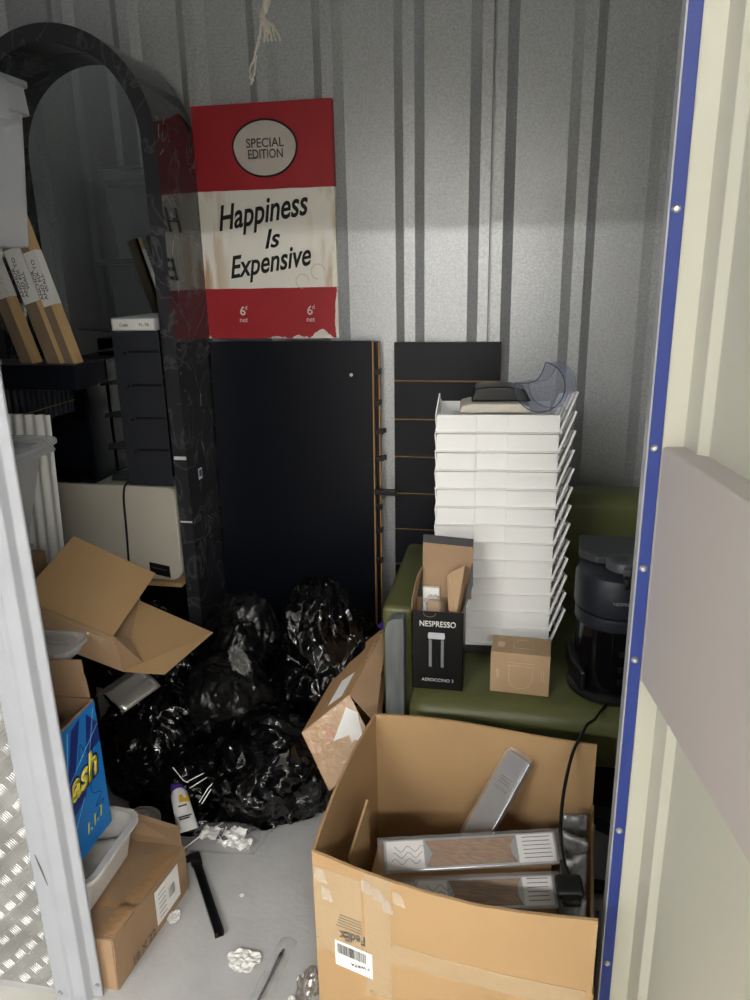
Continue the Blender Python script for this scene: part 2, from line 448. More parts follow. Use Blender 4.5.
# scratches and chipped spots on the frame edge
scm = mat('pale_scratch', (150, 150, 150), .6)
random.seed(3)
for k in range(14):
    z = random.uniform(.6, 2.0); y = random.uniform(2.37, 2.62); a = random.uniform(-1, 1); l = random.uniform(.008, .05)
    if z > 1.2: y = random.uniform(2.362, 2.45)
    p = Vector((AX + AR + .0004, y, z)); q = p + Vector((0, math.sin(a), math.cos(a))) * l
    B().tube([p, q], random.uniform(.0004, .0011), 4).out('scratch', scm, arch)
for z, h in ((.930, .012), (.70, .006)): B().box(AX + AR - .046, AX + AR - .001, 2.3585, 2.3602, z, z + h).out('chipped_spot', PAPER, arch)

# ------------------------------------------------------------------ painted canvas on the wall
cv = thing('canvas_painting', 'red and ivory canvas painting with black slogan lettering hung above the black board', 'painting', (-.87, 2.66, 1.317))
X0, X1, ZB, Z1, Z2, ZT = -1.122, -.632, 1.317, 1.492, 1.817, 2.085
cm = bpy.data.materials.new('painted_canvas'); cm.use_nodes = True
nt = cm.node_tree; N = nt.nodes; L = nt.links; pb = N['Principled BSDF']; pb.inputs['Roughness'].default_value = .55
tc = N.new('ShaderNodeTexCoord'); sx = N.new('ShaderNodeSeparateXYZ'); L.new(tc.outputs['Object'], sx.inputs[0])
nz = N.new('ShaderNodeTexNoise'); nz.inputs['Scale'].default_value = 9; nz.inputs['Detail'].default_value = 6; L.new(tc.outputs['Object'], nz.inputs['Vector'])
mpv = N.new('ShaderNodeMapping'); mpv.inputs['Scale'].default_value = (14, 14, 2.5); L.new(tc.outputs['Object'], mpv.inputs[0])
nv = N.new('ShaderNodeTexNoise'); nv.inputs['Scale'].default_value = 2.2; nv.inputs['Detail'].default_value = 5; L.new(mpv.outputs[0], nv.inputs['Vector'])
def math_(op, a, b_=None, cl=False):
    n = N.new('ShaderNodeMath'); n.operation = op; n.use_clamp = cl
    for i, v in enumerate((a, b_)):
        if v is None: continue
        if isinstance(v, (int, float)): n.inputs[i].default_value = v
        else: L.new(v, n.inputs[i])
    return n.outputs[0]
def mix_(f, c1, c2):
    n = N.new('ShaderNodeMix'); n.data_type = 'RGBA'; L.new(f, n.inputs[0])
    for i, v in ((6, c1), (7, c2)):
        if isinstance(v, tuple): n.inputs[i].default_value = v
        else: L.new(v, n.inputs[i])
    return n.outputs[2]
jit = math_('MULTIPLY', math_('SUBTRACT', nz.outputs['Fac'], .5), .006)
zz = math_('ADD', sx.outputs['Z'], jit)
inb = math_('MULTIPLY', math_('GREATER_THAN', zz, Z1 - ZB), math_('LESS_THAN', zz, Z2 - ZB))
red = mix_(nz.outputs['Fac'], lin((150, 18, 28)), lin((178, 34, 44)))
xr = math_('ABSOLUTE', math_('SUBTRACT', sx.outputs['X'], 0.0))
edge = math_('MULTIPLY', math_('SUBTRACT', xr, .13, True), 8.0)
rust = math_('MULTIPLY', edge, math_('MULTIPLY', math_('SUBTRACT', nv.outputs['Fac'], .47, True), 6.0, True), True)
ivory = mix_(rust, lin((236, 232, 222)), lin((186, 148, 98)))
col = mix_(inb, red, ivory)
low = math_('MULTIPLY', math_('SUBTRACT', .05, sx.outputs['Z'], True), 9)
rgt = math_('MULTIPLY', math_('MULTIPLY', math_('SUBTRACT', sx.outputs['X'], .212, True), 26), math_('LESS_THAN', sx.outputs['Z'], Z1 - ZB))
scuff = math_('GREATER_THAN', math_('ADD', math_('MAXIMUM', low, rgt), math_('MULTIPLY', math_('SUBTRACT', nz.outputs['Fac'], .5), 1.1)), .44)
col = mix_(scuff, col, lin((222, 216, 206)))
L.new(col, pb.inputs['Base Color'])
bpn = N.new('ShaderNodeBump'); bpn.inputs['Strength'].default_value = .12; L.new(nz.outputs['Fac'], bpn.inputs['Height']); L.new(bpn.outputs[0], pb.inputs['Normal'])
B().box(X0, X1, 2.648, 2.676, ZB, ZT).out('canvas', cm, cv, bevel=.002)
# plain oval badge with painted outline
def oval(cx, cz, rx, rz, y, n=48): return [(cx + rx * math.cos(2 * PI * k / n) * (1 + .02 * math.sin(3 * 2 * PI * k / n)), cz + rz * math.sin(2 * PI * k / n)) for k in range(n)]
ob = B().prism(oval(-.868, 1.945, .112, .088, 0), 'y', 2.6468, 2.648).out('oval_badge', mat('ivory_paint', (206, 200, 192), .6, var=(8, (196, 184, 176))), cv)
ring = [(x, 2.6466, z) for x, z in oval(-.868, 1.945, .112, .088, 0)]; ring.append(ring[0])
B().tube(ring, .0032, 6).out('badge_outline', INK, cv)
XD, ZD = (1, 0, 0), (0, 0, 1)
txt('lettering', 'SPECIAL', mat('charcoal_ink', (84, 80, 78), .7), cv, (-.866, 2.6464, 1.962), XD, ZD, w=.132, h=.029, bold=.012)
txt('lettering', 'EDITION', bpy.data.materials['charcoal_ink'], cv, (-.866, 2.6464, 1.928), XD, ZD, w=.122, h=.029, bold=.012)
a = math.radians(8); XS, ZS = (math.cos(a), 0, math.sin(a)), (-math.sin(a), 0, math.cos(a))
txt('lettering', 'Happiness', INK, cv, (-.888, 2.6474, 1.737), XS, ZS, w=.335, h=.108, shear=.42, bold=.018)
txt('lettering', 'Is', INK, cv, (-.860, 2.6474, 1.658), XS, ZS, w=.062, h=.062, shear=.42, bold=.018)
txt('lettering', 'Expensive', INK, cv, (-.872, 2.6474, 1.572), XS, ZS, w=.305, h=.098, shear=.42, bold=.018)
for x in (-.985, -.735):
    txt('price', '6', LABELW, cv, (x, 2.6474, 1.415), XD, ZD, h=.032, bold=.01)
    txt('price', 'd', LABELW, cv, (x + .013, 2.6474, 1.426), XD, ZD, h=.014)
    txt('price', 'net', LABELW, cv, (x + .002, 2.6474, 1.382), XD, ZD, w=.03)
for q in ((-.70, 1.545, .025), (-.757, 1.513, .024)):
    rg = [(q[0] + q[2] * math.cos(2 * PI * k / 28), 2.6478, q[1] + q[2] * math.sin(2 * PI * k / 28)) for k in range(22)]
    B().tube(rg, .0009, 4).out('cup_ring', mat('stain', (190, 160, 116), .7), cv)

# string hanging from the ceiling
b = B()
def strand(pts, r=.0022, j=.003, n=5):
    out = []
    for p, q in zip(pts, pts[1:]):
        for k in range(n):
            t = k / n; out.append(Vector(p).lerp(Vector(q), t) + Vector((random.uniform(-j, j), random.uniform(-j, j), 0)))
    out.append(Vector(pts[-1])); b.tube(out, r, 5)
for k in range(5): strand([(-.70 + .012 * k, 2.3 + .004 * k, 3.4), (-.725 + .006 * k, 2.3, 2.30), (-.738 + .003 * k, 2.3, 2.235)], .0035)
strand([(-.738, 2.3, 2.24), (-.742, 2.3, 2.215), (-.72, 2.3, 2.19)], .008, .004)
for k in range(5): strand([(-.735, 2.3, 2.225), (-.733 + .007 * k, 2.3, 2.20), (-.738 + .012 * k, 2.3, 2.165)], .003)
strand([(-.74, 2.3, 2.21), (-.76, 2.3, 2.15), (-.786, 2.3, 2.10), (-.782, 2.3, 2.065)], .0032)
strand([(-.742, 2.3, 2.20), (-.765, 2.3, 2.14), (-.772, 2.3, 2.09), (-.784, 2.3, 2.06)], .0032)
tag(b.out('knotted_string', STRING), 'knotted off white string hanging down above the red painting', 'string')

# ------------------------------------------------------------------ black boards against the wall
def lean(x, zt, yb, yt, z):            # y on a board leaning from yb (floor) to yt (top)
    return yb + (yt - yb) * z / zt
bp1 = thing('melamine_board', 'large black melamine board leaning on the wall below the painting', 'board', (-.78, 2.54, 0))
def leaning(b, x0, x1, z0, z1, t, yb=2.588, yt=2.634, H=1.31, dy=0.):
    f = lambda z: yb + (yt - yb) * z / H + dy
    b.prism([(f(z0), z0), (f(z1), z1), (f(z1) + t, z1), (f(z0) + t, z0)], 'x', x0, x1); return b
leaning(B(), -1.115, -.5115, 0, 1.308, .018).out('panel_face', PANEL_BLK, bp1)
leaning(B(), -.5115, -.507, 0, 1.308, .018).out('board_edge', GROOVE, bp1)
b = B()
for x, z in ((-.578, 1.19),): b.lathe([(0, .0015), (.006, .0012), (.006, -.002), (0, -.002)], rot((x - .01, 2.6285, z), x=PI / 2), 14)
b.out('cam_cap', SILVER, bp1)
bp2 = thing('melamine_board', 'second black board standing just behind the large one with brackets on its edge', 'board', (-.75, 2.58, 0))
leaning(B(), -1.11, -.4935, 0, 1.304, .018, dy=.022).out('panel_face', PANEL_BLK, bp2)
leaning(B(), -.4935, -.489, 0, 1.304, .018, dy=.022).out('board_edge', GROOVE, bp2)
for z in (1.20, 1.09, .985, .885, .70, .61, .49):
    fy = 2.610 + .046 * z / 1.31
    big = z in (.985, .885)
    b = B(); b.box(-.5065, -.475 if big else -.483, fy - .018, fy + .012, z - .009, z + .009); 
    if big: b.box(-.478, -.466, fy - .016, fy + .004, z - .004, z + .012)
    b.out('bracket', BLACK, bp2, bevel=.002)
tag(B().box(-.505, -.425, 2.585, 2.6125, .757, .777).out('shelf_rail', BLACK, bevel=.003), 'short black rail jutting from the board edge to the slatted panel', 'rail')
sw = thing('slatwall_panel', 'black slatwall panel with tan grooves leaning behind the sofa', 'slatwall panel', (-.25, 2.61, 0))
leaning(B(), -.438, -.062, 0, 1.300, .008, dy=.030).out('core', GROOVE, sw)
z = 1.302; hs = .138
while z > .06:
    z0 = max(z - hs + .006, 0.0)
    leaning(B(), -.436, -.0635, z0, z, .012, dy=.019).out('slat', PANEL_BLK, sw, bevel=.001)
    z -= hs

# ------------------------------------------------------------------ sofa
sofa = thing('sofa', 'olive green leatherette sofa with a grey wooden arm panel', 'sofa', (.25, 2.15, 0))
b = B(); b.rbox(-.268, .77, 1.765, 2.44, .255, .432, .055, 5); b.out('seat', GREEN, sofa, True)
b = B(); b.rbox(-.22, .77, 2.40, 2.575, .36, .835, .045, 5); b.out('backrest', GREEN, sofa, True)
b = B(); b.rbox(-.362, -.27, 1.93, 2.46, .10, .628, .018, 4); b.out('armrest', GREEN, sofa, True)
b = B(); r = .03; pr = [(-.347, .06), (-.347, .57)] + [(-.347 + .032 * (1 - math.cos(PI / 2 * k / 8)), .57 + .042 * math.sin(PI / 2 * k / 8)) for k in range(1, 9)] + [(-.292, .612), (-.292, .06)]
b.prism(pr, 'y', 1.885, 1.93); b.out('arm_panel', GREYWOOD, sofa, bevel=.003)
B().tube([(-.358, 1.935, .612), (-.275, 1.935, .614)], .003, 6).out('piping', GREEN, sofa)
b = B(); b.box(-.25, .77, 1.84, 2.5, .10, .255); b.out('base', BLACK, sofa)
for x in (-.22, .70):
    for y in (1.88, 2.46): B().box(x, x + .04, y, y + .04, 0, .10).out('leg', BLACK, sofa)

# ------------------------------------------------------------------ white trays
TS, TZ = .0536, .472
Mt = rot((-.052, 2.043, TZ), z=math.radians(4.2))
def tray_parts(root):
    W, Dp, h = .166, .25, .0515
    b = B()                                                     # front in three fields, the middle one set back
    b.box(-W, -.058, .0015, .006, 0, h - .003, Mt); b.box(-.058, .028, .0055, .0085, 0, h - .003, Mt); b.box(.028, W, .002, .006, 0, h - .003, Mt)
    b.out('front_panel', WHITE, root, bevel=.0008)
    b = B(); b.box(-W - .005, W + .005, -.006, .009, -.0012, .0018, Mt); b.out('front_lip', WHITE, root, bevel=.0006)
    B().box(-W, W, .004, Dp, 0, .003, Mt).out('tray_floor', WHITE, root)
    B().box(-W, W, Dp - .003, Dp, 0, .045, Mt).out('back_panel', WHITE, root)
    # left wing, solid
    b = B(); pl = [(-W, 0, .002), (-W - .004, 0, .046), (-W + .006, .03, .104), (-W + .008, .14, .052), (-W + .004, Dp, .05), (-W, Dp, .002)]
    b.poly([Mt @ Vector(p) for p in pl], .003); b.out('side_panel', WHITE, root)
    # right wing, open frame of slats
    b = B()
    def P(y, z): return Mt @ Vector((W + .045 * z / .105, y, z))
    b.poly([P(0, .002), P(.010, .002), P(.040, .104), P(.028, .108)], .006)
    for y, zt in ((.075, .098), (.12, .09), (.165, .082), (.21, .074), (.246, .067)):
        b.poly([P(y - .008, .002), P(y + .006, .002), P(y + .010, zt), P(y - .004, zt)], .006)
    b.poly([P(.028, .108), P(.034, .102), P(Dp, .062), P(Dp, .068)], .0035)
    b.poly([P(0, 0), P(Dp, 0), P(Dp, .014), P(.004, .014)], .003)
    b.poly([P(.014, .048), P(Dp, .044), P(Dp, .049), P(.016, .053)], .003)
    b.out('side_frame', WHITE, root)
base = B(); base.rbox(-.15, .15, .012, .235, -.04, -.003, .01, 2, Mt)
tag(base.out('stack_base', mat('dark_grey_plastic', (52, 54, 56), .5), smooth=True), 'dark grey base under the tall stack of white trays', 'stand')
ORD = ['lowest', 'second from bottom', 'third from bottom', 'fourth from bottom', 'fifth from bottom', 'sixth from bottom', 'middle, seventh from bottom', 'sixth from top', 'fifth from top', 'fourth from top', 'third from top', 'second from top', 'topmost']
t0 = thing('stacking_tray', '', 'tray', (-.052, 2.16, TZ), 'white stacking trays in the tall stack')
tray_parts(t0)
for k in range(13):
    if k == 0: r = t0
    else:
        r = t0.copy(); COL.objects.link(r); r.location.z = TZ + TS * k
        for ch in list(t0.children):
            c = ch.copy(); COL.objects.link(c); c.parent = r
        r.location.x += random.uniform(-.0012, .0012)
    r['label'] = 'white plastic stacking tray, %s of the tall stack on the sofa' % ORD[k]
ZTOP = TZ + TS * 12
# objects lying in the top tray
b = B(); b.prism([(-.105, 0), (.095, 0), (.088, .018), (.06, .026), (-.07, .026), (-.10, .018)], 'y', .03, .16, Mt @ Matrix.Translation((0.0, 0, TS * 12 + .048)))
for s in (1,): pass
cradle = tag(b.out('cream_cradle', CREAM, bevel=.004), 'cream plastic cradle lying in the topmost white tray', 'plastic part')
b = B(); b.prism([(-.078, 0), (.088, 0), (.07, .034), (.03, .041), (-.03, .041), (-.066, .036)], 'y', .06, .17, Mt @ Matrix.Translation((.005, 0, TS * 12 + .0745)))
tag(b.out('drip_tray', BLACK, bevel=.006, seg=3), 'small black plastic drip tray on the cream piece atop the white trays', 'drip tray')
# clear water tank lying on its side
tk = thing('water_tank', 'clear smoky water tank lying on top of the white tray stack', 'water tank', (.06, 2.05, ZTOP + .06))
AXD = Vector((.22, .95, -.10)).normalized()
q = Vector((0, 0, 1)).rotation_difference(AXD).to_matrix().to_4x4()
Mk = Matrix.Translation((.055, 2.03, 1.243)) @ q
cres = []
for k in range(44):
    a = math.radians(172 + 268 * k / 43); cres.append((.066 * math.cos(a), .066 * math.sin(a)))
# concave bite that closes the outline
e, s0 = Vector((*cres[-1], 0)), Vector((*cres[0], 0))
mid = (e + s0) / 2; dirn = (-mid).normalized()
for k in range(1, 10):
    t = k / 10; p = e.lerp(s0, t) + dirn * .026 * math.sin(PI * t); cres.append((p.x, p.y))
Rz = Matrix.Rotation(0, 4, 'Z')
inv = q.inverted()
# local axes facing the camera: x right, y up
xr_ = Vector((1, -.22, 0)).normalized(); yr_ = AXD.cross(xr_) * -1
if yr_.z < 0: yr_ = -yr_
O = Vector((.055, 2.03, 1.243))
def tp(u, v, w): return O + xr_ * u + yr_ * v + AXD * w
b = B()
n = len(cres); ra = [b.bm.verts.new(tp(u, v, 0)) for u, v in cres]; rb = [b.bm.verts.new(tp(u * 1.0, v * 1.0, .17)) for u, v in cres]
ia = [b.bm.verts.new(tp(u * .96, v * .96, 0.0)) for u, v in cres]; ib = [b.bm.verts.new(tp(u * .96, v * .96, .167)) for u, v in cres]
for k in range(n):
    k2 = (k + 1) % n
    b.bm.faces.new((ra[k], ra[k2], rb[k2], rb[k])); b.bm.faces.new((ia[k], ib[k], ib[k2], ia[k2])); b.bm.faces.new((ra[k], ia[k], ia[k2], ra[k2]))
b.bm.faces.new(rb); b.bm.faces.new(ib[::-1])
b.out('tank_body', SMOKETANK, tk, True)
B().tube([tp(u, v, 0) for u, v in cres] + [tp(*cres[0], 0)], .0014, 6).out('tank_rim', mat('dark_rim', (58, 62, 78), .3), tk)

B().tube([tp(u, v, .17) for u, v in cres] + [tp(*cres[0], .17)], .0008, 5).out('tank_base_rim', bpy.data.materials['dark_rim'], tk, True)
# ------------------------------------------------------------------ items on the sofa seat
SZ = .433
fb = thing('milk_frother_box', 'open black printed carton holding packing card in front of the white trays', 'carton', (-.19, 1.88, SZ))
x0, x1, y0, y1, zt = -.262, -.122, 1.832, 1.925, .668
CARDBLK = mat('black_print_card', (15, 15, 17), .4)
b = B(); b.box(x0, x1, y0, y0 + .002, SZ, zt); b.box(x0, x1, y1 - .002, y1, SZ, zt); b.box(x0, x0 + .002, y0, y1, SZ, zt); b.box(x1 - .002, x1, y0, y1, SZ, zt); b.box(x0, x1, y0, y1, SZ, SZ + .002)
b.out('carton_body', CARDBLK, fb)
b = B(); b.box(x0 + .002, x1 - .002, y1 - .0035, y1 - .002, SZ + .01, zt); b.box(x0 + .002, x0 + .0035, y0, y1, SZ + .1, zt); b.box(x1 - .0035, x1 - .002, y0 + .002, y1, SZ + .1, zt)
b.out('carton_lining', KRAFT2, fb)
fl = B(); fl.poly([(x0 + .018, y1, zt), (x1 + .014, y1, zt), (x1 + .016, y1 + .012, .818), (x0 + .018, y1 + .012, .826)], .0025); fl = fl.out('lid_flap', KRAFT2, fb)
B().poly([(x0 + .018, y1 + .0118, .826), (x1 + .016, y1 + .0118, .818), (x1 + .016, y1 + .022, .838), (x0 + .018, y1 + .022, .846)], .0025).out('tuck_flap', CARDBLK, fb)
B().poly([(x0, y0 + .003, zt), (x0 + .001, y0 + .005, .70), (x0 + .008, y0 + .05, .745), (x0 + .018, y1, .76), (x0 + .002, y1, zt)], .002).out('side_flap', KRAFT2, fb)
B().poly([(x1, y0 + .02, zt), (x1 + .02, y0 + .05, .73), (x1 + .016, y1, .78), (x1, y1, zt)], .002).out('side_flap', mat('grey_print_card', (92, 92, 96), .35), fb)
b = B(); b.tube([(-.213 + .017 * math.cos(PI * k / 12 + PI), y0 - .0006, zt - .004 + .012 * math.sin(PI * k / 12 + PI)) for k in range(13)], .0007, 4); b.out('thumb_notch', KRAFT2, fb)
yF = y0 - .0004
txt('lettering', 'NESPRESSO', PAPER, fb, (-.191, yF, .632), XD, ZD, w=.098, h=.017, bold=.012)
txt('lettering', 'AEROCCINO 3', LABELW, fb, (-.191, yF, .462), XD, ZD, w=.088, h=.0095, bold=.006)
b = B()
for xx in (-.211, -.178): b.prism([(xx - .004, .502), (xx + .004, .502), (xx + .004, .585), (xx - .004, .585)], 'y', yF - .0003, yF)
b.out('printed_frother', mat('steel_print', (128, 130, 134), .4), fb)
b = B(); b.prism([(-.216, .587), (-.173, .587), (-.171, .594), (-.173, .606), (-.216, .606), (-.218, .594)], 'y', yF - .0003, yF); b.out('printed_frother', mat('steel_print_light', (196, 198, 200), .4), fb)
b = B(); b.poly([(-.162, 1.868, .655), (-.138, 1.858, .658), (-.122, 1.905, .775), (-.160, 1.912, .752), (-.171, 1.905, .742)], .02)
tag(b.out('packing_card', KRAFT_LIGHT, bevel=.002), 'folded tan packing card sticking up out of the open black carton', 'packing card')
b = B(); b.box(-.24, -.195, 1.905, 1.9185, .60, .705); tag(b.out('instruction_leaflet', PAPER), 'white leaflet standing inside the open black carton', 'leaflet')
bm = bmesh.new(); bmesh.ops.create_icosphere(bm, subdivisions=4, radius=1)
for v in bm.verts:
    n = v.co.copy(); d_, _ = noise.voronoi(n * 2.5); r = .8 + .35 * min(d_[1] - d_[0], .5); v.co = Vector((-.208 + n.x * .032 * r, 1.872 + n.y * .026 * r, .665 + n.z * .036 * r))
b = B(); b.bm.free(); b.bm = bm; tag(b.out('crumpled_film', CLEARBAG, smooth='all'), 'crumpled clear plastic film in the mouth of the black carton', 'plastic film')
b = B(); b.rbox(-.226, -.186, 1.868, 1.888, .64, .682, .008, 3); tag(b.out('card_insert', KRAFT_LIGHT, smooth=True), 'rounded tan card insert inside the clear film in the black carton', 'card insert')

lb = thing('cup_box', 'small tan kraft box with white outline of a cup beside the black carton', 'box', (.03, 1.89, SZ))
Ml = rot((-.048, 1.846, SZ), z=math.radians(-3.0))
B().box(0, .158, 0, .10, 0, .122, Ml).out('carton_body', KRAFT_LIGHT, lb, bevel=.0015)
WLINE = mat('pale_line_print', (214, 190, 160), .7)
def line(pts, yv, r=.0007):
    return B().tube([Ml @ Vector((u, yv, v)) for u, v in pts], r, 4)
cup = [(.050, .085), (.05, .045), (.056, .026), (.068, .018), (.092, .018), (.104, .026), (.112, .045), (.112, .085), (.05, .085)]
line(cup, -.0006).out('cup_outline', WLINE, lb); line([(.046, .085), (.046, .094), (.116, .094), (.116, .085), (.046, .085)], -.0006).out('cup_outline', WLINE, lb)
txt('lettering', 'LOOP', WLINE, lb, Ml @ Vector((.020, -.0004, .058)), Ml.to_3x3() @ Vector((0, 0, 1)), Ml.to_3x3() @ Vector((-1, 0, 0)), w=.026, h=.008)
for k in (0, 1): line([(.136 + .006 * k, .045), (.136 + .006 * k, .078)], -.0006, .0006).out('small_print', WLINE, lb)
cupt = [(.06, .03), (.06, .06), (.072, .076), (.10, .076), (.112, .06), (.112, .03), (.06, .03)]
B().tube([Ml @ Vector((u, v, .1226)) for u, v in cupt], .0007, 4).out('cup_outline', WLINE, lb)
B().box(.016, .034, .03, .06, .1222, .1226, Ml).out('printed_block', WLINE, lb)

# coffee machine
cmx = thing('coffee_machine', 'black pod coffee machine standing on the green sofa behind the blue edge', 'coffee machine', (.262, 1.93, SZ))
MC = Matrix.Translation((.276, 1.925, SZ)) @ Matrix.Diagonal((1, 1, .905, 1))
b = B(); b.lathe([(0, 0), (.108, 0), (.114, .006), (.114, .018), (.104, .026), (.0, .026)], MC, 56); b.box(-.105, .105, 0, .17, 0, .026, MC); b.out('base', BLACK, cmx, True)
b = B(); b.prism([(-.108, .0), (-.085, -.075), (-.07, -.075), (-.085, .05), (-.098, .12), (-.112, .12)], 'z', .02, .085, MC); b.out('base_skirt', BLACK, cmx, bevel=.006)
b = B(); b.lathe([(0, .02), (.088, .02), (.090, .03), (.090, .235), (0, .235)], MC, 56); b.out('pod_container', GLOSSBLK, cmx, True)
b = B(); b.lathe([(0, .228), (.098, .228), (.104, .234), (.104, .262), (.100, .268), (.0, .268)], MC, 56); b.out('collar', BLACK_SOFT, cmx, True)
b = B(); b.lathe([(0, .270), (.094, .270), (.094, .276), (.106, .280), (.108, .290), (.108, .370), (.102, .386), (.080, .400), (.0, .402)], MC, 64); b.out('brew_head', BLACK_SOFT, cmx, True)
b = B(); b.rbox(-.085, .085, .02, .19, .02, .405, .02, 3, MC); b.out('rear_housing', BLACK_SOFT, cmx, True)
b = B(); b.prism([(-.1, .03), (-.06, -.012), (.03, -.012), (.07, .04), (.06, .16), (-.09, .16)], 'z', .4, .425, MC); b.out('tank_lid', mat('slate_lid', (58, 60, 64), .45), cmx, bevel=.006)
b = B(); b.lathe([(.0, .418), (.018, .42), (.03, .428), (.042, .428), (.046, .42), (.046, .402)], MC @ Matrix.Translation((.01, -.03, 0)), 40); b.box(-.008, .008, -.088, -.07, .395, .42, MC @ Matrix.Translation((.01, 0, 0))); b.out('lever_ring', mat('slate_lever', (72, 74, 78), .4), cmx, True)
b = B(); b.rbox(.003, .017, -.112, -.085, .372, .402, .003, 2, MC); b.out('latch', BLACK, cmx, True)
def cyl(x, y, z):
    a = -PI / 2 + .10 + x / .108; r = .1084 + z
    return MC @ Vector((r * math.cos(a), r * math.sin(a), .325 + y))
txt('lettering', 'NESPRESSO', mat('grey_logo', (150, 152, 156), .4), cmx, (0, 0, 0), XD, ZD, w=.062, h=.0095, fmap=cyl)
dbk = mat('deep_black', (2, 2, 3), .6)
for z in (.06, .10, .15): B().box(-.004, .008, -.0912, -.088, z, z + .018, MC @ Matrix.Rotation(.12, 4, 'Z')).out('level_window', dbk, cmx)
cordpts = [(.262, 1.835, .445), (.25, 1.80, .44), (.235, 1.765, .443), (.215, 1.70, .462), (.188, 1.61, .505), (.170, 1.55, .513), (.148, 1.50, .495), (.128, 1.42, .455), (.120, 1.35, .425), (.120, 1.29, .422), (.1235, 1.252, .421)]
def smooth_path(P, n=6):
    P = [Vector(p) for p in P]; out = []
    for i in range(len(P) - 1):
        p0, p1, p2, p3 = P[max(i - 1, 0)], P[i], P[i + 1], P[min(i + 2, len(P) - 1)]
        for k in range(n):
            t = k / n
            out.append(.5 * ((2 * p1) + (p2 - p0) * t + (2 * p0 - 5 * p1 + 4 * p2 - p3) * t * t + (3 * p1 - p0 - 3 * p2 + p3) * t ** 3))
    out.append(P[-1]); return out
pc = B().tube(smooth_path(cordpts), .0038, 8).out('power_cord', CORD, cmx, 'all')
b = B(); Mp = rot((.130, 1.205, .408), z=.15, x=.3)
b.rbox(-.026, .026, -.022, .022, -.012, .012, .008, 3, Mp); b.tube([Mp @ Vector((0, .02, 0)), Mp @ Vector((-.006, .05, .008))], [.009, .005], 10)
b.rbox(-.018, .018, -.036, -.016, -.010, .010, .006, 3, Mp)
b.out('plug', CORD, pc, True)

# ------------------------------------------------------------------ big open carton in front
T = .006
bc = thing('large_carton', 'large open kraft carton full of packets in the foreground', 'carton', (-.08, 1.32, 0))
FL, BL, BR, FR = Vector((-.351, 1.119, .5)), Vector((-.319, 1.585, .5)), Vector((.206, 1.541, .5)), Vector((.163, 1.044, .5))
def dn(v, z=0.): return Vector((v.x, v.y, z))
def front(u, v):
    p = FL.lerp(FR, u); p = p + Vector((0, -1, 0)) * .020 * math.sin(PI * u) * (.3 + .7 * v)
    zt = .5 - .012 * math.sin(PI * u) + .003 * noise.noise(Vector((u * 9, 3, 0))); return Vector((p.x, p.y, .002 + (zt - .002) * v))
def back(u, v):
    p = BL.lerp(BR, u) + Vector((0, 1, 0)) * .014 * math.sin(PI * u); zt = .5 + .004 * math.sin(2 * PI * u); return Vector((p.x, p.y, .002 + (zt - .002) * v))
def left(u, v):
    p = FL.lerp(BL, u) + Vector((-1, 0, 0)) * .012 * math.sin(PI * u); zt = .5 + .003 * noise.noise(Vector((u * 11, 0, 5))); return Vector((p.x, p.y, .002 + (zt - .002) * v))
def right(u, v):
    p = FR.lerp(BR, u); return Vector((p.x, p.y, .002 + (.335) * v))
B().sheet(front, 24, 6, T).out('front_panel', KRAFT, bc, True)
B().sheet(back, 20, 6, T).out('back_panel', KRAFT, bc, True)
B().sheet(left, 16, 6, T).out('side_panel', KRAFT, bc, True)
B().sheet(right, 10, 6, T).out('side_panel', KRAFT, bc, True)
B().poly([dn(FL, .004), dn(FR, .004), dn(BR, .004), dn(BL, .004)], .005).out('bottom_panel', KRAFT_IN, bc)
B().poly([FL + Vector((.045, .10, -.10)), FL + Vector((.062, .21, -.045)), FL + Vector((.062, .22, -.25)), FL + Vector((.045, .10, -.3))], .005).out('inner_flap', KRAFT, bc)
def fpt(u, z, off=.0042):      # point on the outside of the front panel
    p = front(u, (z - .002) / .498); return Vector((p.x + .02 * off, p.y - off, z))
fx = (FR - FL).normalized(); fx.z = 0
# clear tape over the corner and down the middle, address label
def patch(u0, u1, z0, z1, off=.0038, nu=6):
    return B().sheet(lambda u, v: fpt(u0 + (u1 - u0) * u, z0 + (z1 - z0) * v, off), nu, 3, .0006)
patch(.0, .19, .27, .47).out('tape', TAPE, bc)
patch(.20, .30, .20, .492, .0042).out('tape', TAPE, bc)
patch(.30, .98, .30, .345, .0036, 10).out('tape', TAPE, bc)
txt('lettering', 'FedEx', GREYINK, bc, fpt(.148, .326, .0052), -fx, (0, 0, -1), w=.052, h=.022, bold=.02)
b = B()
for k in range(5):
    z = .345 + .007 * k; b.tube([fpt(.085 + .004 * k, z, .0046), fpt(.185, z - .002, .0046)], .0007, 4)
b.out('small_print', GREYINK, bc)
lab = B().sheet(lambda u, v: fpt(.075 + .150 * u, .245 + .062 * v - .006 * u, .0046), 5, 2, .0006).out('address_label', PAPER, bc)
b = B(); random.seed(11)
x = .085
while x < .20:
    w = random.choice((.0008, .0014, .0022)); b.sheet(lambda u, v: fpt(x + w * u, .277 + .024 * v - .04 * (x - .075), .0054), 1, 1, .0003); x += w + random.choice((.001, .0016, .0024))
b.out('barcode', INK, lab)
txt('lettering', 'JF WRTA', INK, lab, fpt(.18, .262, .0054), -fx, (0, 0, -1), w=.042, h=.009, bold=.01)
# torn flecks at the taped corner and ragged film
random.seed(5)
for u, z in ((.01, .47), (.03, .43), (.19, .48), (.235, .47), (.27, .45), (.31, .475)):
    B().sheet(lambda a, c_: fpt(u + (.03 + .02 * c_) * a, z - .03 * c_, .0055 + .004 * abs(math.sin(a * 7 + c_ * 5 + u * 40))), 8, 6, .0005).out('torn_film', CLEARBAG, bc, 'all')

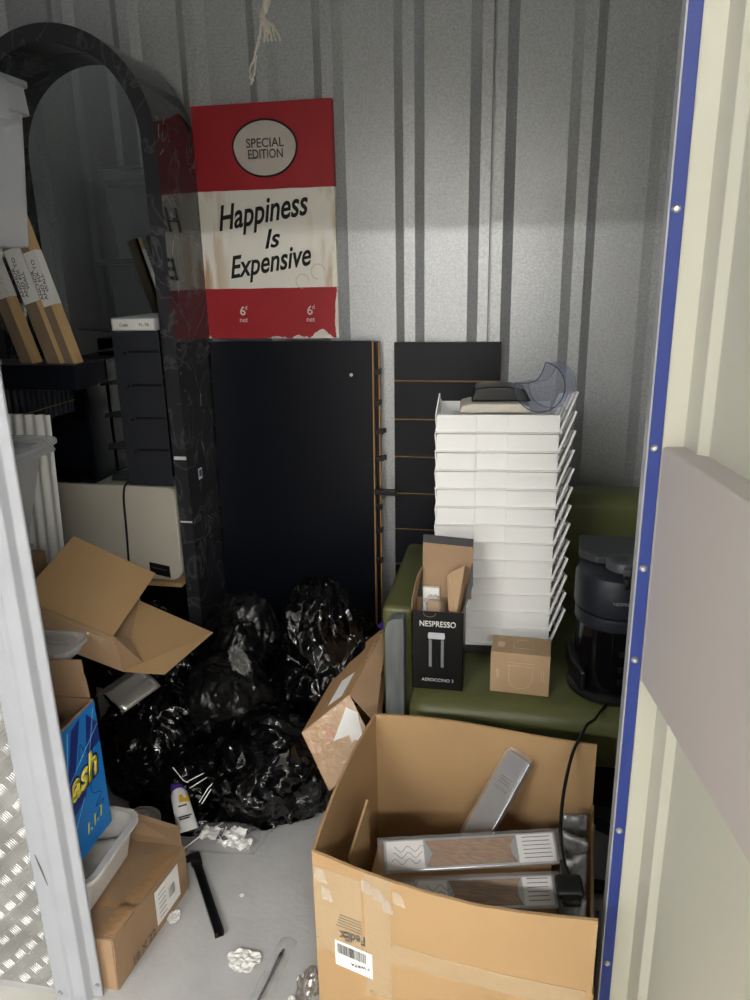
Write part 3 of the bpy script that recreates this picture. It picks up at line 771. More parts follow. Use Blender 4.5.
# filler carton low in the big carton and the packets on it
tag(B().box(-.27, .105, 1.155, 1.36, .009, .325).out('inner_carton', KRAFT_IN), 'plain kraft carton filling the bottom of the large foreground carton', 'carton')
def packet(name_label, P0, P1, width, tilt, group='silver hair packets in the large carton', kind=0, th=.016):
    P0, P1 = Vector(P0), Vector(P1); u = (P1 - P0).normalized(); Ln = (P1 - P0).length
    up = Vector((0, 0, 1)); s_ = u.cross(up).normalized(); s_ = -s_ if s_.y < 0 else s_     # away from the camera
    w = (s_ * math.cos(tilt) + up * math.sin(tilt)).normalized(); n = u.cross(w).normalized()
    if n.z < 0: n = -n
    Mx = Matrix((u, w, n)).transposed().to_4x4(); Mx.translation = P0
    r = thing('hair_packet', name_label, 'packet', P0, group)
    B().box(0, Ln, 0, width, 0, th * .8, Mx).out('sleeve', SILVERCARD, r, bevel=.002)
    z = th * .8
    if kind == 0:
        c = [(Ln * .24, .006), (Ln * .76, .006), (Ln * .73, width * .35), (Ln * .73, width * .65), (Ln * .76, width - .006), (Ln * .24, width - .006), (Ln * .28, width * .5)]
        B().prism(c, 'z', z, z + .002, Mx).out('window', HAIR, r)
        B().box(.006, Ln * .23, .004, width - .004, z, z + .0012, Mx).out('label_panel', LABELW, r)
        B().box(Ln * .77, Ln - .006, .004, width - .004, z, z + .0012, Mx).out('label_panel', LABELW, r)
        b = B()
        for k in range(6): b.box(Ln * .80, Ln - .014, .012 + k * .008, .0135 + k * .008, z + .0012, z + .0016, Mx)
        for k in range(3): b.tube([Mx @ Vector((.015 + .06 * t / 10 + .004 * k, .018 + .012 * k + .006 * math.sin(t * 1.3 + k), z + .0014)) for t in range(11)], .0007, 4)
        b.out('small_print', GREYINK, r)
    else:
        B().box(.006, Ln - .006, .006, width - .006, z, z + .0012, Mx).out('label_panel', SILVERCARD, r)
        txt('small_print', 'Hair Strip', GREYINK, r, Mx @ Vector((Ln * .62, width * .5, z + .0014)), -w, u, w=width * .55)
        b = B()
        for k in range(3): b.box(Ln * (.68 + .03 * k), Ln * (.69 + .03 * k), width * .25, width * .75, z + .0012, z + .0016, Mx)
        b.out('small_print', GREYINK, r)
    b = B(); b.sheet(lambda a, c: Mx @ Vector((-.012 + (Ln + .024) * a, -.004 + (width + .008) * c, z + .005 + .0018 * math.sin(a * 40) * math.cos(c * 9))), 30, 6, .0005)
    b.out('clear_wrap', CLEARBAG, r, 'all')
    return r
packet('upper silver hair packet with brown window lying across the large carton', (-.232, 1.215, .372), (.118, 1.30, .372), .062, .55)
packet('lower silver hair packet with brown window nearest the front of the large carton', (-.16, 1.155, .343), (.112, 1.205, .352), .06, .5)
packet('third silver packet lying under the two windowed packets in the carton', (-.235, 1.17, .329), (.10, 1.24, .329), .058, .0, kind=0, th=.012)
packet('plain silver packet leaning diagonally on the back of the large carton', (-.040, 1.425, .262), (.064, 1.525, .44), .070, -.0, kind=1)

# ------------------------------------------------------------------ silver packets and bar between carton and jamb
random.seed(21)
for k, (x, y, a, h) in enumerate(((.135, 1.15, .25, .35), (.140, 1.225, -.2, .36), (.146, 1.285, .3, .395), (.152, 1.35, -.1, .385), (.160, 1.42, .15, .38))):
    M_ = rot((x, y, .008), z=a, x=random.uniform(-.05, .02)); b = B()
    b.sheet(lambda u, v: M_ @ Vector((-.026 + .052 * u, .004 * math.sin(v * 5 + k) + .010 * noise.noise(Vector((u * 4, v * 11, k))) * (1 - .3 * v), h * v + .012 * (u - .5) * (k % 3 - 1))), 10, 26, .010)
    tag(b.out('silver_pouch', POUCH, smooth='all'), 'shiny grey pouch standing at the right end of the large carton, %s' % ['nearest the viewer', 'second from the viewer', 'middle of the row', 'second from the back', 'nearest the back'][k], 'pouch', 'silver pouches in the large carton')
for k, (y, h) in enumerate(((1.25, .22), (1.42, .30))):
    b = B(); b.sheet(lambda u, v: Vector((.196 + .002 * k + .012 * u, y + .09 * u + .004 * math.sin(v * 8), .004 + h * v)), 6, 12, .007)
    tag(b.out('silver_pouch', POUCH, smooth='all'), 'grey pouch squeezed between the large carton and the blue door edge, %s' % ['front one', 'rear one'][k], 'pouch', 'silver pouches in the large carton')
fr = thing('display_rack', 'black metal display rack lying in the dark under the sofa front', 'rack', (.30, 1.69, 0))
b = B()
def bar(b, p, q, w): b.tube([p, q], w, 4)
bar(b, (.20, 1.66, .20), (.52, 1.72, .03), .016); b.out('rail', DARKMET, fr)
b = B(); bar(b, (.21, 1.70, .16), (.5, 1.64, .11), .012); b.out('rail', GREYWOOD, fr)
b = B(); bar(b, (.20, 1.63, .02), (.62, 1.63, .02), .018); b.out('rail', DARKMET, fr)

# ------------------------------------------------------------------ bin bags
bag('bin_bag', (-.575, 2.14, .25), (.20, .19, .22), 1.0, BAGM, 'tall black bin bag with its knotted top against the black board', knot=(-.12, -.25, 1, .62))
bag('bin_bag', (-.90, 2.20, .30), (.135, .12, .19), 2.2, BAGM2, 'dull grey-black bin bag at the foot of the arched mirror', crump=.8)
bag('bin_bag', (-.865, 1.95, .27), (.125, .13, .135), 8.6, BAGM2, 'round smooth black bin bag in the middle of the heap', crump=.6)
bag('bin_bag', (-.715, 1.85, .12), (.215, .185, .155), 3.4, BAGM, 'low crumpled black bin bag at the front of the heap', crump=1.2)
bag('bin_bag', (-1.10, 1.90, .14), (.165, .17, .18), 4.1, BAGM, 'torn black bin bag under the open carton at the left', crump=1.1)
bag('bin_bag', (-1.15, 2.02, .22), (.15, .12, .28), 7.7, BAGM, 'dark bin bag furthest back behind the open carton', crump=1.1)
bag('bin_bag', (-.95, 1.81, .07), (.12, .10, .09), 5.5, BAGM, 'small knotted black bag between the torn bag and the front bag', crump=1.2, sub=5)
bag('bin_liner', (-.90, 1.72, .012), (.165, .08, .032), 6.3, BAGM, 'flat empty black liner spread on the floor under the white tube', crump=1.3, sub=5)
tag(B().tube(smooth_path([(-1.19, 1.775, .012), (-1.08, 1.742, .012), (-1.0, 1.755, .03), (-.93, 1.765, .055)]), .007, 6).out('navy_strap', mat('navy_webbing', (30, 38, 92), .5), smooth='all'), 'dark blue strap lying on the floor between the round tub and the bags', 'strap')

# zip bag tucked in the bags, foil sheet
b = B()
Mf = rot((-1.145, 1.82, .335), z=-.5, x=.25)
b.sheet(lambda u, v: Mf @ Vector((-.07 + .15 * u + .01 * v, -.05 + .13 * v, .035 * math.sin(PI * u) + .008 * abs(math.sin(u * 9)))), 22, 8, .002)
tag(b.out('metal_sheet', FOIL, smooth='all'), 'curved silver metal sheet poking out of the torn bag under the carton', 'metal sheet')
bm = bmesh.new(); bmesh.ops.create_icosphere(bm, subdivisions=5, radius=1)
for v in bm.verts:
    n = v.co.copy(); d_, _ = noise.voronoi(n * 2.2); r = .75 + .5 * min(d_[1] - d_[0], .5) + .15 * noise.noise(n * 4)
    v.co = Vector((-.80 + n.x * .036 * r, 1.915 + n.y * .028 * r, .425 + n.z * .046 * r - .5 * n.x * .04))
b = B(); b.bm.free(); b.bm = bm
tag(b.out('clear_pouch', CLEARBAG, smooth='all'), 'crumpled clear pouch resting on the smooth black bag', 'pouch')

# ------------------------------------------------------------------ tilted kraft box between bags and sofa
tb = thing('tilted_carton', 'taped kraft carton tipped on edge with a torn white label beside the bags', 'carton', (-.46, 1.9, .17))
Lp, Tp, Rp, Bp = Vector((-.579, 1.80, .273)), Vector((-.445, 1.85, .38)), Vector((-.372, 1.80, .324)), Vector((-.485, 1.73, .14))
dv = Vector((.068, .27, .095))
e1 = (Tp - Lp); e2 = (Bp - Lp)
c = {}
for i in (0, 1):
    for jx in (0, 1):
        for k in (0, 1): c[i, jx, k] = Lp + e1 * i + (e2 if k == 0 else Vector((-.002, -.03, -.12))) * jx + dv * k
b = B()
for f in (((0, 0, 0), (1, 0, 0), (1, 1, 0), (0, 1, 0)), ((0, 0, 0), (0, 1, 0), (0, 1, 1), (0, 0, 1)), ((0, 0, 0), (1, 0, 0), (1, 0, 1), (0, 0, 1)), ((0, 1, 0), (1, 1, 0), (1, 1, 1), (0, 1, 1)), ((0, 0, 1), (1, 0, 1), (1, 1, 1), (0, 1, 1))):
    b.poly([c[q] for q in f], .004)
b.out('carton_body', TAPE2, tb, bevel=.001)
B().poly([c[1, 0, 0], c[1, 0, 1], c[1, 0, 1] + Vector((.006, -.16, -.07)), c[1, 0, 0] + Vector((.080, -.035, -.062))], .004).out('flap', KRAFT2, tb)
n = e1.cross(e2).normalized(); n = -n if n.y > 0 else n
def fp(u, v, o=.0032): return Lp + e1 * u + e2 * v + n * o
B().poly([fp(.42, .42), fp(.86, .12), fp(.99, .30), fp(.90, .62), fp(.78, .78), fp(.80, .60), fp(.68, .62), fp(.70, .50)], .0008).out('torn_label', PAPER, tb)
B().poly([fp(.36, .30), fp(.50, .17), fp(.46, .32), fp(.42, .38)], .0008).out('red_label_scrap', mat('red_scrap', (206, 150, 140), .7), tb)
n2 = e1.cross(dv).normalized(); n2 = -n2 if n2.z < 0 else n2
def sp(u, v, o=.0032): return Lp + e1 * u + dv * v + n2 * o
B().poly([sp(.45, .12), sp(.75, .1), sp(.75, .42), sp(.45, .45)], .0008).out('shipping_label', PAPER, tb)
B().poly([sp(.9, .5), sp(1.0, .5), sp(1.0, .98), sp(.86, .98)], .001).out('tape', TAPE, tb)
B().poly([c[1, 0, 1] + Vector((-.03, -.035, .008)), c[1, 0, 1] + Vector((.004, -.04, -.006)), c[1, 0, 1] + Vector((.008, -.01, -.002)), c[1, 0, 1] + Vector((-.02, -.004, .012))], .001).out('purple_tape', PURPLE, tb)

# ------------------------------------------------------------------ open carton upper left
oc = thing('open_carton', 'open kraft carton with wide flaps lying tipped on the torn bag', 'carton', (-1.12, 1.75, .45))
P = Vector((-1.036, 1.64, .63)); C0 = Vector((-1.022, 1.645, .522)); dd = Vector((-.052, .22, .106)); ll = Vector((-.164, -.06, .104)) * 1.25
A0 = P + ll
b = B()
b.poly([P, C0, C0 + ll, P + ll], .004); b.poly([C0, C0 + dd, C0 + dd + ll, C0 + ll], .004); H2 = (P - C0) * .3; b.poly([C0 + dd + H2, C0 + dd, C0 + dd + ll * .8, C0 + dd + ll * .8 + H2], .004)
b.out('carton_body', KRAFT2, oc)
B().poly([P, P + ll, Vector((-1.218, 1.80, .845)), Vector((-1.013, 1.86, .719))], .0045).out('flap', KRAFT, oc)
B().poly([C0, Vector((-.944, 1.72, .477)), Vector((-.880, 1.92, .509)), Vector((-1.076, 1.86, .629))], .0045).out('flap', KRAFT, oc)
B().poly([P, C0, C0 + Vector((.03, .06, -.01)), P + Vector((.006, .06, -.04))], .004).out('short_flap', KRAFT2, oc)
b = B(); b.sheet(lambda u, v: P.lerp(P + ll, .02 + .9 * u) + Vector((0, -.0045, -.012 - .028 * v)), 6, 2, .0006); b.out('tape', TAPE, oc)

# ------------------------------------------------------------------ stack of things behind the left post
fcx = -.812
fc = thing('long_carton', 'long taped kraft carton on the floor beside the left door post', 'carton', (-1.0, 1.33, 0))
def fcp(u, v, w): # along, across, up  (front face = right side, along +Y)
    a0 = Vector((-.842, 1.165, 0)); a1 = Vector((-.808, 1.468, 0)); p = a0.lerp(a1, u); return p + Vector((-.24 * v, .0 * v, 0)) + Vector((.018 - .014 * u, 0, 1)) * (.132 + .012 * (1 - u)) * w
def face(f, nm, m, nu=10, nv=4, t=.004): return B().sheet(f, nu, nv, t).out(nm, m, fc, True)
b = B()
b.sheet(lambda u, v: fcp(u, 0, v) + Vector((.004 * math.sin(PI * v) * noise.noise(Vector((u * 4, v * 2, 0))), 0, 0)), 14, 5, .004)
b.sheet(lambda u, v: fcp(u, v, 1) + Vector((0, 0, .004 * noise.noise(Vector((u * 3, v * 3, 2))))), 14, 6, .004)
b.sheet(lambda u, v: fcp(0, u, v), 6, 4, .004); b.sheet(lambda u, v: fcp(1, u, v), 6, 4, .004); b.sheet(lambda u, v: fcp(u, 1, v), 6, 4, .004); b.sheet(lambda u, v: fcp(u, v, .02), 6, 4, .004)
b.out('carton_body', KRAFT2, fc, True)
B().poly([fcp(1, .02, 1), fcp(1, .95, 1), fcp(1, .9, 1) + Vector((.0, .07, .035)), fcp(1, .05, 1) + Vector((-.025, .055, .012))], .004).out('raised_flap', KRAFT2, fc)
B().sheet(lambda u, v: fcp(.28 + .06 * v, u * 1.0, 1) + Vector((0, 0, .0035)), 6, 2, .0006).out('tape', TAPE2, fc)
B().sheet(lambda u, v: fcp(u * .9 + .02, 0, 1) + Vector((-.045 * v + .002, 0, .0035)), 8, 2, .0006).out('tape', TAPE2, fc)
B().sheet(lambda u, v: fcp(.52 + .34 * u, 0, .16 + .72 * v) + Vector((.0042, 0, 0)), 4, 2, .0006).out('shipping_label', PAPER, fc)
b = B()
for k in range(6): b.tube([fcp(.56, 0, .26 + .1 * k) + Vector((.005, 0, 0)), fcp(.66, 0, .26 + .1 * k) + Vector((.005, 0, 0))], .0006, 4)
for k in range(5): b.tube([fcp(.71 + .018 * k, 0, .4) + Vector((.005, 0, 0)), fcp(.71 + .018 * k, 0, .62) + Vector((.005, 0, 0))], .0008 + .0004 * (k % 2), 4)
b.out('label_print', GREYINK, fc)
txt('lettering', '18 X 22', GREYINK, fc, fcp(.33, 0, .16) + Vector((.0052, 0, 0)), (fcp(1, 0, 0) - fcp(0, 0, 0)), (0, 0, 1), w=.09, h=.02, bold=.02)

def tub_mesh(b, x0, x1, y0, y1, z0, z1, taper, rim, r=.02, wall=.0018):
    """open rounded tub with a flared rim, walls with real thickness"""
    def ringpts(e, z, n=6):
        X0, X1, Y0_, Y1_ = x0 - e, x1 + e, y0 - e, y1 + e; rr = max(r + e, .004); out = []
        for cx, cy, a0 in ((X1 - rr, Y1_ - rr, 0), (X0 + rr, Y1_ - rr, PI / 2), (X0 + rr, Y0_ + rr, PI), (X1 - rr, Y0_ + rr, 3 * PI / 2)):
            for k in range(n + 1): a = a0 + PI / 2 * k / n; out.append((cx + rr * math.cos(a), cy + rr * math.sin(a), z))
        return out
    seq = [(-taper, z0), (-taper * .1, z1 - .012), (rim, z1 - .010), (rim, z1), (-wall, z1), (-taper - wall, z0 + .003)]
    R_ = [[b.bm.verts.new(p) for p in ringpts(e, z)] for e, z in seq]
    n = len(R_[0])
    for a, c_ in zip(R_, R_[1:]):
        for k in range(n): b.bm.faces.new((a[k], a[(k + 1) % n], c_[(k + 1) % n], c_[k]))
    b.bm.faces.new(R_[0][::-1]); b.bm.faces.new(R_[-1]); return b

ft = thing('food_tub', 'clear plastic tub holding papers on top of the long taped carton', 'tub', (-1.02, 1.32, .148))
tub_mesh(B(), -1.15, -.905, 1.20, 1.43, .148, .255, .022, .014, .03).out('tub_body', CLEARTUB, ft, True)
b = B(); b.sheet(lambda u, v: Vector((-1.10 + .16 * u, 1.25 + .14 * v, .156 + .05 * u * v + .01 * noise.noise(Vector((u * 4, v * 4, 0))))), 10, 10, .004)
tag(b.out('paper_bundle', PAPER, smooth='all'), 'loose white papers inside the clear tub on the long carton', 'paper')

bb = thing('blue_carton', 'bright blue printed carton with yellow lettering standing above the clear tub', 'carton', (-1.06, 1.3, .257))
X = -.952; yb0, yb1, zb0, zb1 = 1.20, 1.388, .260, .602
b = B()
for f in ([(X, yb0), (X, yb1)], [(X, yb1), (-1.16, yb1)], [(-1.16, yb1), (-1.16, yb0)], [(-1.16, yb0), (X, yb0)]):
    b.poly([(f[0][0], f[0][1], zb0), (f[1][0], f[1][1], zb0), (f[1][0], f[1][1], zb1), (f[0][0], f[0][1], zb1)], .004)
b.poly([(X, yb0, zb0 + .002), (X, yb1, zb0 + .002), (-1.16, yb1, zb0 + .002), (-1.16, yb0, zb0 + .002)], .004)
b.out('carton_body', KRAFT2, bb)
blf = B().box(X + .0015, X + .003, yb0, yb1 + .001, zb0, zb1 - .003).out('printed_face', BLUEBOX, bb)
B().sheet(lambda u, v: Vector((X - .01 - .19 * u, yb1 + .006 - .012 * v + .006 * noise.noise(Vector((u * 5, v * 5, 3))), zb1 + .105 * v - .01 * u)), 10, 6, .004).out('raised_flap', KRAFT2, bb, True)
B().poly([(X, yb0 + .01, zb1), (X, yb1, zb1), (X - .09, yb1 - .03, zb1 - .07), (X - .09, yb0 + .03, zb1 - .07)], .003).out('folded_flap', KRAFT2, bb)
xf = X + .0032
b = B(); b.poly([(xf, 1.29, zb1 - .02), (xf, 1.325, zb1 - .01), (xf, 1.26, .42), (xf, 1.235, .42)], .0006); b.poly([(xf, 1.35, zb1 - .015), (xf, 1.388, zb1 - .06), (xf, 1.388, zb1 - .11), (xf, 1.33, .49)], .0006); b.poly([(xf, 1.22, .40), (xf, 1.32, .425), (xf, 1.305, .395), (xf, 1.22, .37)], .0006)
b.out('print_stripe', NAVY, bb)
b = B()
for p, q in (((1.275, .585), (1.24, .43)), ((1.38, .585), (1.33, .46)), ((1.23, .45), (1.388, .54)), ((1.24, .33), (1.3, .40))): b.tube([(xf, *p), (xf, *q)], .0012, 4)
b.out('print_line', LBLUE, bb)
YX = (0, 1, .10); YZ = (0, -.1, 1)
txt('lettering', 'ash', NAVY, bb, (xf + .0002, 1.308, .452), YX, YZ, w=.130, h=.082, shear=.35, bold=.10, th=.0003)
txt('lettering', 'ash', YELLOW, bb, (xf + .0007, 1.310, .453), YX, YZ, w=.116, h=.068, shear=.35, bold=.035)
txt('lettering', '1.1.1', YELLOW, bb, (xf + .0003, 1.325, .318), YX, YZ, w=.07, h=.026, shear=.3, bold=.02)
pz = smooth_path([(xf, 1.30, .50), (xf, 1.315, .53), (xf, 1.335, .45), (xf, 1.33, .39), (xf, 1.365, .365), (xf, 1.335, .345), (xf, 1.37, .34), (xf, 1.30, .30)], 5)
B().tube(pz, .0008, 4).out('pen_scribble', INK, bb)

# plain box carrying the clear lid behind the blue carton
tag(B().box(-1.32, -1.105, 1.415, 1.545, 0, .655).out('plain_carton', KRAFT2), 'plain kraft carton mostly hidden behind the blue carton', 'carton')
cl = thing('plastic_lid', 'clear plastic lid lying between the blue carton and the open carton', 'lid', (-1.09, 1.48, .657))
Ml2 = B(); tub_mesh(Ml2, -1.20, -1.035, 1.425, 1.535, .657, .69, .012, .006, .03); Ml2.out('lid_shell', CLEARBOX, cl, True)
ts = thing('round_tub', 'small round clear tub with white sticker behind the long carton', 'tub', (-1.155, 1.742, 0))
MS = Matrix.Translation((-1.02, 1.625, 0.0))
B().lathe([(0, .002), (.045, .002), (.055, .05), (.058, .05), (.058, .056), (.052, .056), (.044, .006), (0, .006)], MS, 32).out('tub_body', CLEARTUB, ts, True)
B().box(-.025, .025, -.018, .018, .0565, .0572, MS @ Matrix.Rotation(.5, 4, 'Z')).out('sticker', PAPER, ts)
B().lathe([(0, .050), (.05, .050), (.05, .053), (0, .053)], MS, 32).out('lid', CLEARTUB, ts, True)

# clear bin with folded cloth
cb = thing('storage_bin', 'clear flared storage bin of folded grey cloth with its lid on, behind the post', 'storage bin', (-1.38, 1.70, .785))
tub_mesh(B(), -1.66, -1.275, 1.56, 1.84, .785, 1.105, .075, .010, .05).out('bin_body', CLEARBOX, cb, True)
b = B(); tub_mesh(b, -1.67, -1.265, 1.55, 1.85, 1.088, 1.118, -.018, .024, .05); b.out('bin_lid', CLEARBOX, cb, True)
for k in range(6):
    b = B(); zc = .80 + .042 * k; e = .01 * k
    b.sheet(lambda u, v: Vector((-1.57 - e + (.23 + e) * u, 1.64 + .14 * v, zc + .015 * math.sin(PI * u) + .01 * noise.noise(Vector((u * 5, v * 5, k))) + .012 * u)), 14, 8, .026)
    tag(b.out('folded_cloth', CLOTHGREY, smooth='all'), 'grey blue folded cloth in the clear bin, %s of its pile' % ['lowest', 'second from bottom', 'third from bottom', 'third from top', 'second from top', 'topmost'][k], 'cloth', 'folded cloths in the clear bin')
tag(B().box(-1.70, -1.345, 1.57, 1.84, 0, .782).out('support_carton', KRAFT2), 'tall kraft carton under the clear storage bin', 'carton')
# white corrugated sheet behind the bin
def corr(u, v):
    x = -1.66 + .315 * u; z = .70 + .46 * v; return Vector((x - .012 * (1 - v) * 0, 1.93 + .006 * math.sin(u * 2 * PI * 9) + .03 * v, z))
b = B(); b.sheet(corr, 90, 3, .003); ws = b.out('corrugated_sheet', WHITE, smooth=True); tag(ws, 'white corrugated plastic sheet standing behind the clear bin', 'plastic sheet')
tag(B().box(-1.70, -1.345, 1.90, 1.99, 0, .70).out('support_carton', BLACK), 'black box under the white corrugated sheet', 'box')
# shallow clear box above the bin, and the stack that carries the topmost clear box
sb = thing('storage_box', 'shallow clear storage box with lid on the clear bin behind the post', 'storage box', (-1.46, 1.66, 1.12))
tub_mesh(B(), -1.78, -1.385, 1.54, 1.82, 1.121, 1.32, .03, .008, .03).out('box_body', CLEARBOX, sb, True)
tub_mesh(B(), -1.785, -1.38, 1.535, 1.825, 1.305, 1.335, -.01, .018, .03).out('box_lid', CLEARBOX, sb, True)
sb2 = thing('storage_box', 'clear storage box under the topmost clear box at the left edge', 'storage box', (-1.5, 1.66, 1.34))
tub_mesh(B(), -1.84, -1.40, 1.52, 1.80, 1.337, 1.60, .03, .008, .03).out('box_body', CLEARBOX, sb2, True)
tub_mesh(B(), -1.845, -1.395, 1.515, 1.805, 1.59, 1.615, -.01, .016, .03).out('box_lid', CLEARBOX, sb2, True)
sb3 = thing('storage_box', 'topmost clear storage box with a clipped lid at the upper left', 'storage box', (-1.45, 1.66, 1.62))
tub_mesh(B(), -1.80, -1.172, 1.52, 1.80, 1.617, 1.935, .03, .006, .03).out('box_body', CLEARBOX, sb3, True)
tub_mesh(B(), -1.805, -1.168, 1.515, 1.805, 1.915, 1.985, -.006, .010, .03).out('box_lid', CLEARBOX, sb3, True)
B().box(-1.159, -1.154, 1.60, 1.70, 1.89, 1.97).out('lid_clip', CLEARBOX, sb3, bevel=.002); B().box(-1.40, -1.30, 1.500, 1.506, 1.89, 1.975).out('lid_clip', CLEARBOX, sb3, bevel=.002)

# ------------------------------------------------------------------ inside / before the mirror niche
sp_ = thing('black_cabinet', 'black low cabinet standing inside the arched mirror frame', 'cabinet', (-1.4, 2.5, 0))
b = B(); b.box(-1.60, -1.185, 2.35, 2.495, 0, .455); b.out('cabinet_body', GLOSSBLK, sp_, bevel=.002)
B().box(-1.60, -1.18, 2.345, 2.497, .455, .470).out('plywood_top', WOODEDGE, sp_)
cmch = thing('label_printer', 'cream desktop machine with a small black plaque under the black file tower', 'machine', (-1.45, 2.47, .47))
b = B(); pr = [(-1.76, .600), (-1.30, .476), (-1.22, .476)] + [(-1.22 + .045 * math.sin(PI / 2 * k / 6), .521 - .045 * math.cos(PI / 2 * k / 6)) for k in range(1, 7)] + [(-1.175, .80)] + [(-1.205 + .03 * math.cos(PI / 2 * k / 6), .80 + .03 * math.sin(PI / 2 * k / 6)) for k in range(1, 7)] + [(-1.76, .836)]
b.prism(pr, 'y', 2.352, 2.495); b.out('machine_body', CREAM, cmch, bevel=.006, seg=3)
pq = B(); pq.poly([(-1.30, 2.3505, .545), (-1.222, 2.3505, .532), (-1.222, 2.3505, .488), (-1.30, 2.3505, .502)], .002); pq.out('plaque', BLACK, cmch)
b = B(); b.tube([(-1.292, 2.3490, .526), (-1.236, 2.3490, .516)], .0015, 4); b.out('plaque_print', GREYINK, cmch)
B().tube(smooth_path([(-1.335, 2.43, .84), (-1.352, 2.36, .842), (-1.366, 2.346, .80), (-1.372, 2.345, .66), (-1.378, 2.343, .50), (-1.37, 2.338, .40), (-1.30, 2.336, .28)]), .004, 8).out('cable', CORD, cmch, 'all')
tw = thing('file_tower', 'black metal letter tray tower with slotted side on the cream machine', 'letter tray', (-1.28, 2.48, .838))
b = B(); b.box(-1.340, -1.173, 2.348, 2.351, .838, 1.366); 
TWM = mat('tower_steel', (44, 46, 52), .45); b.out('side_panel', TWM, tw, bevel=.001)
B().box(-1.340, -1.175, 2.492, 2.495, .838, 1.366).out('side_panel', BLACK_SOFT, tw)
for k in range(5):
    z = .85 + .112 * k
    b = B(); b.poly([(-1.18, 2.352, z + .02), (-1.18, 2.491, z + .02), (-1.43, 2.491, z), (-1.46, 2.45, z - .004), (-1.41, 2.355, z)], .0025); b.out('tray', DARKMET, tw)
    if k: 
        b = B(); b.box(-1.285, -1.175, 2.3455, 2.3485, z + .0, z + .008); b.out('slot', mat('slot_black', (3, 3, 4), .7), tw)
        B().lathe([(0, .006), (.005, .005), (.007, 0), (0, 0)], rot((-1.300, 2.348, z - .002), x=PI / 2), 14).out('bolt', BLACK, tw, True)
cbx = thing('code_box', 'small white lidded box with a printed code label on the black tower', 'box', (-1.26, 2.45, 1.367))
b = B(); b.rbox(-1.345, -1.187, 2.362, 2.494, 1.368, 1.410, .003, 2); b.out('box_body', mat('pale_grey_card', (196, 198, 200), .5), cbx, True)
B().box(-1.338, -1.192, 2.3605, 2.362, 1.372, 1.406).out('label', PAPER, cbx)
txt('lettering', 'Code', INK, cbx, (-1.298, 2.3603, 1.388), XD, ZD, w=.03, h=.010)
txt('lettering', 'PL-78', INK, cbx, (-1.226, 2.3603, 1.388), XD, ZD, w=.034, h=.010)
b = B(); b.poly([(-1.35, 2.36, 1.366), (-1.36, 2.49, 1.366), (-1.46, 2.46, 1.372), (-1.49, 2.40, 1.372)], .003); tag(b.out('black_folder', BLACK), 'thin black folder jutting out from under the white code box', 'folder')

kc = thing('shelf_unit', 'dark open shelf box beside the file tower inside the arch', 'shelf', (-1.6, 2.5, .84))
b = B(); b.box(-1.765, -1.47, 2.35, 2.495, .838, .852); b.box(-1.765, -1.47, 2.35, 2.495, 1.24, 1.255); b.box(-1.765, -1.75, 2.35, 2.495, .852, 1.24); b.box(-1.485, -1.47, 2.37, 2.495, .852, 1.24); b.box(-1.75, -1.485, 2.485, 2.495, .852, 1.24)
b.out('carcass', PANEL_BLK, kc, bevel=.001)
B().box(-1.75, -1.485, 2.36, 2.485, 1.04, 1.052).out('shelf', PANEL_BLK, kc)
# three boards with fixing labels
for k, (bx, ln) in enumerate(((-1.412, .05), (-1.320, .055), (-1.277, .040))):
    r = thing('drawer_board', ['leftmost board with a fixing label beside the clear box', 'middle board with the full fixing label leaning left', 'rightmost board with a narrow label on its edge leaning left'][k], 'board', (bx, 2.045, 1.302), 'labelled boards leaning on the black case')
    Mb = rot((bx, 2.03, 1.302), y=-math.radians(15.5))
    H_ = (.40, .42, .445)[k]
    wd = ln
    B().box(-wd, 0, 0, .03, 0, H_, Mb).out('board_body', WOODFACE, r)
    B().box(-.0135, .0006, -.0006, .03, 0.0004, H_, Mb).out('board_edge', WOODEDGE, r)
    z0 = .20 - .012 * k
    b = B(); b.box(-wd + .002, .0013, -.0014, 0, z0, z0 + .155, Mb); b.box(.0006, .0014, -.0014, .0305, z0, z0 + .155, Mb); b.out('fixing_label', PAPER, r)
    R3 = Mb.to_3x3()
    for q, (s_, x_) in enumerate((('ANCHOR', -wd + .009), ('AND FIX TO', -wd + .022), ('WALL', -wd + .034))):
        txt('lettering', s_, INK, r, Mb @ Vector((x_, -.0016, z0 + .062 + (.012 if q == 1 else 0))), R3 @ Vector((0, 0, 1)), R3 @ Vector((-1, 0, 0)), w=(.085, .115, .05)[q], h=.010)
tag(B().box(-1.70, -1.262, 1.985, 2.15, 1.2285, 1.3005).out('flat_case', PANEL_BLK, bevel=.002), 'flat black case under the three leaning boards', 'case')
# black corrugated crate near the post
bcx = thing('black_crate', 'black ribbed crate with a thin gold line behind the shallow clear box', 'crate', (-1.65, 2.15, 1.10))
b = B()
b.sheet(lambda u, v: Vector((-1.80 + .33 * u, 2.02 + .003 * math.sin(u * 2 * PI * 14), 1.115 + .11 * v)), 110, 2, .004)
b.sheet(lambda u, v: Vector((-1.47 + .003 * math.sin(u * 2 * PI * 10), 2.02 + .26 * u, 1.115 + .11 * v)), 80, 2, .004)
b.box(-1.80, -1.47, 2.02, 2.28, 1.112, 1.118); b.box(-1.80, -1.47, 2.02, 2.28, 1.222, 1.228); b.box(-1.80, -1.796, 2.02, 2.28, 1.115, 1.225); b.box(-1.80, -1.47, 2.276, 2.28, 1.115, 1.225)
b.out('crate_body', BLACK_SOFT, bcx, True)
B().tube([(-1.802, 2.015, 1.15), (-1.466, 2.015, 1.15), (-1.466, 2.28, 1.15)], .0018, 5).out('gold_line', mat('gold_thread', (190, 170, 110), .4, .5), bcx)
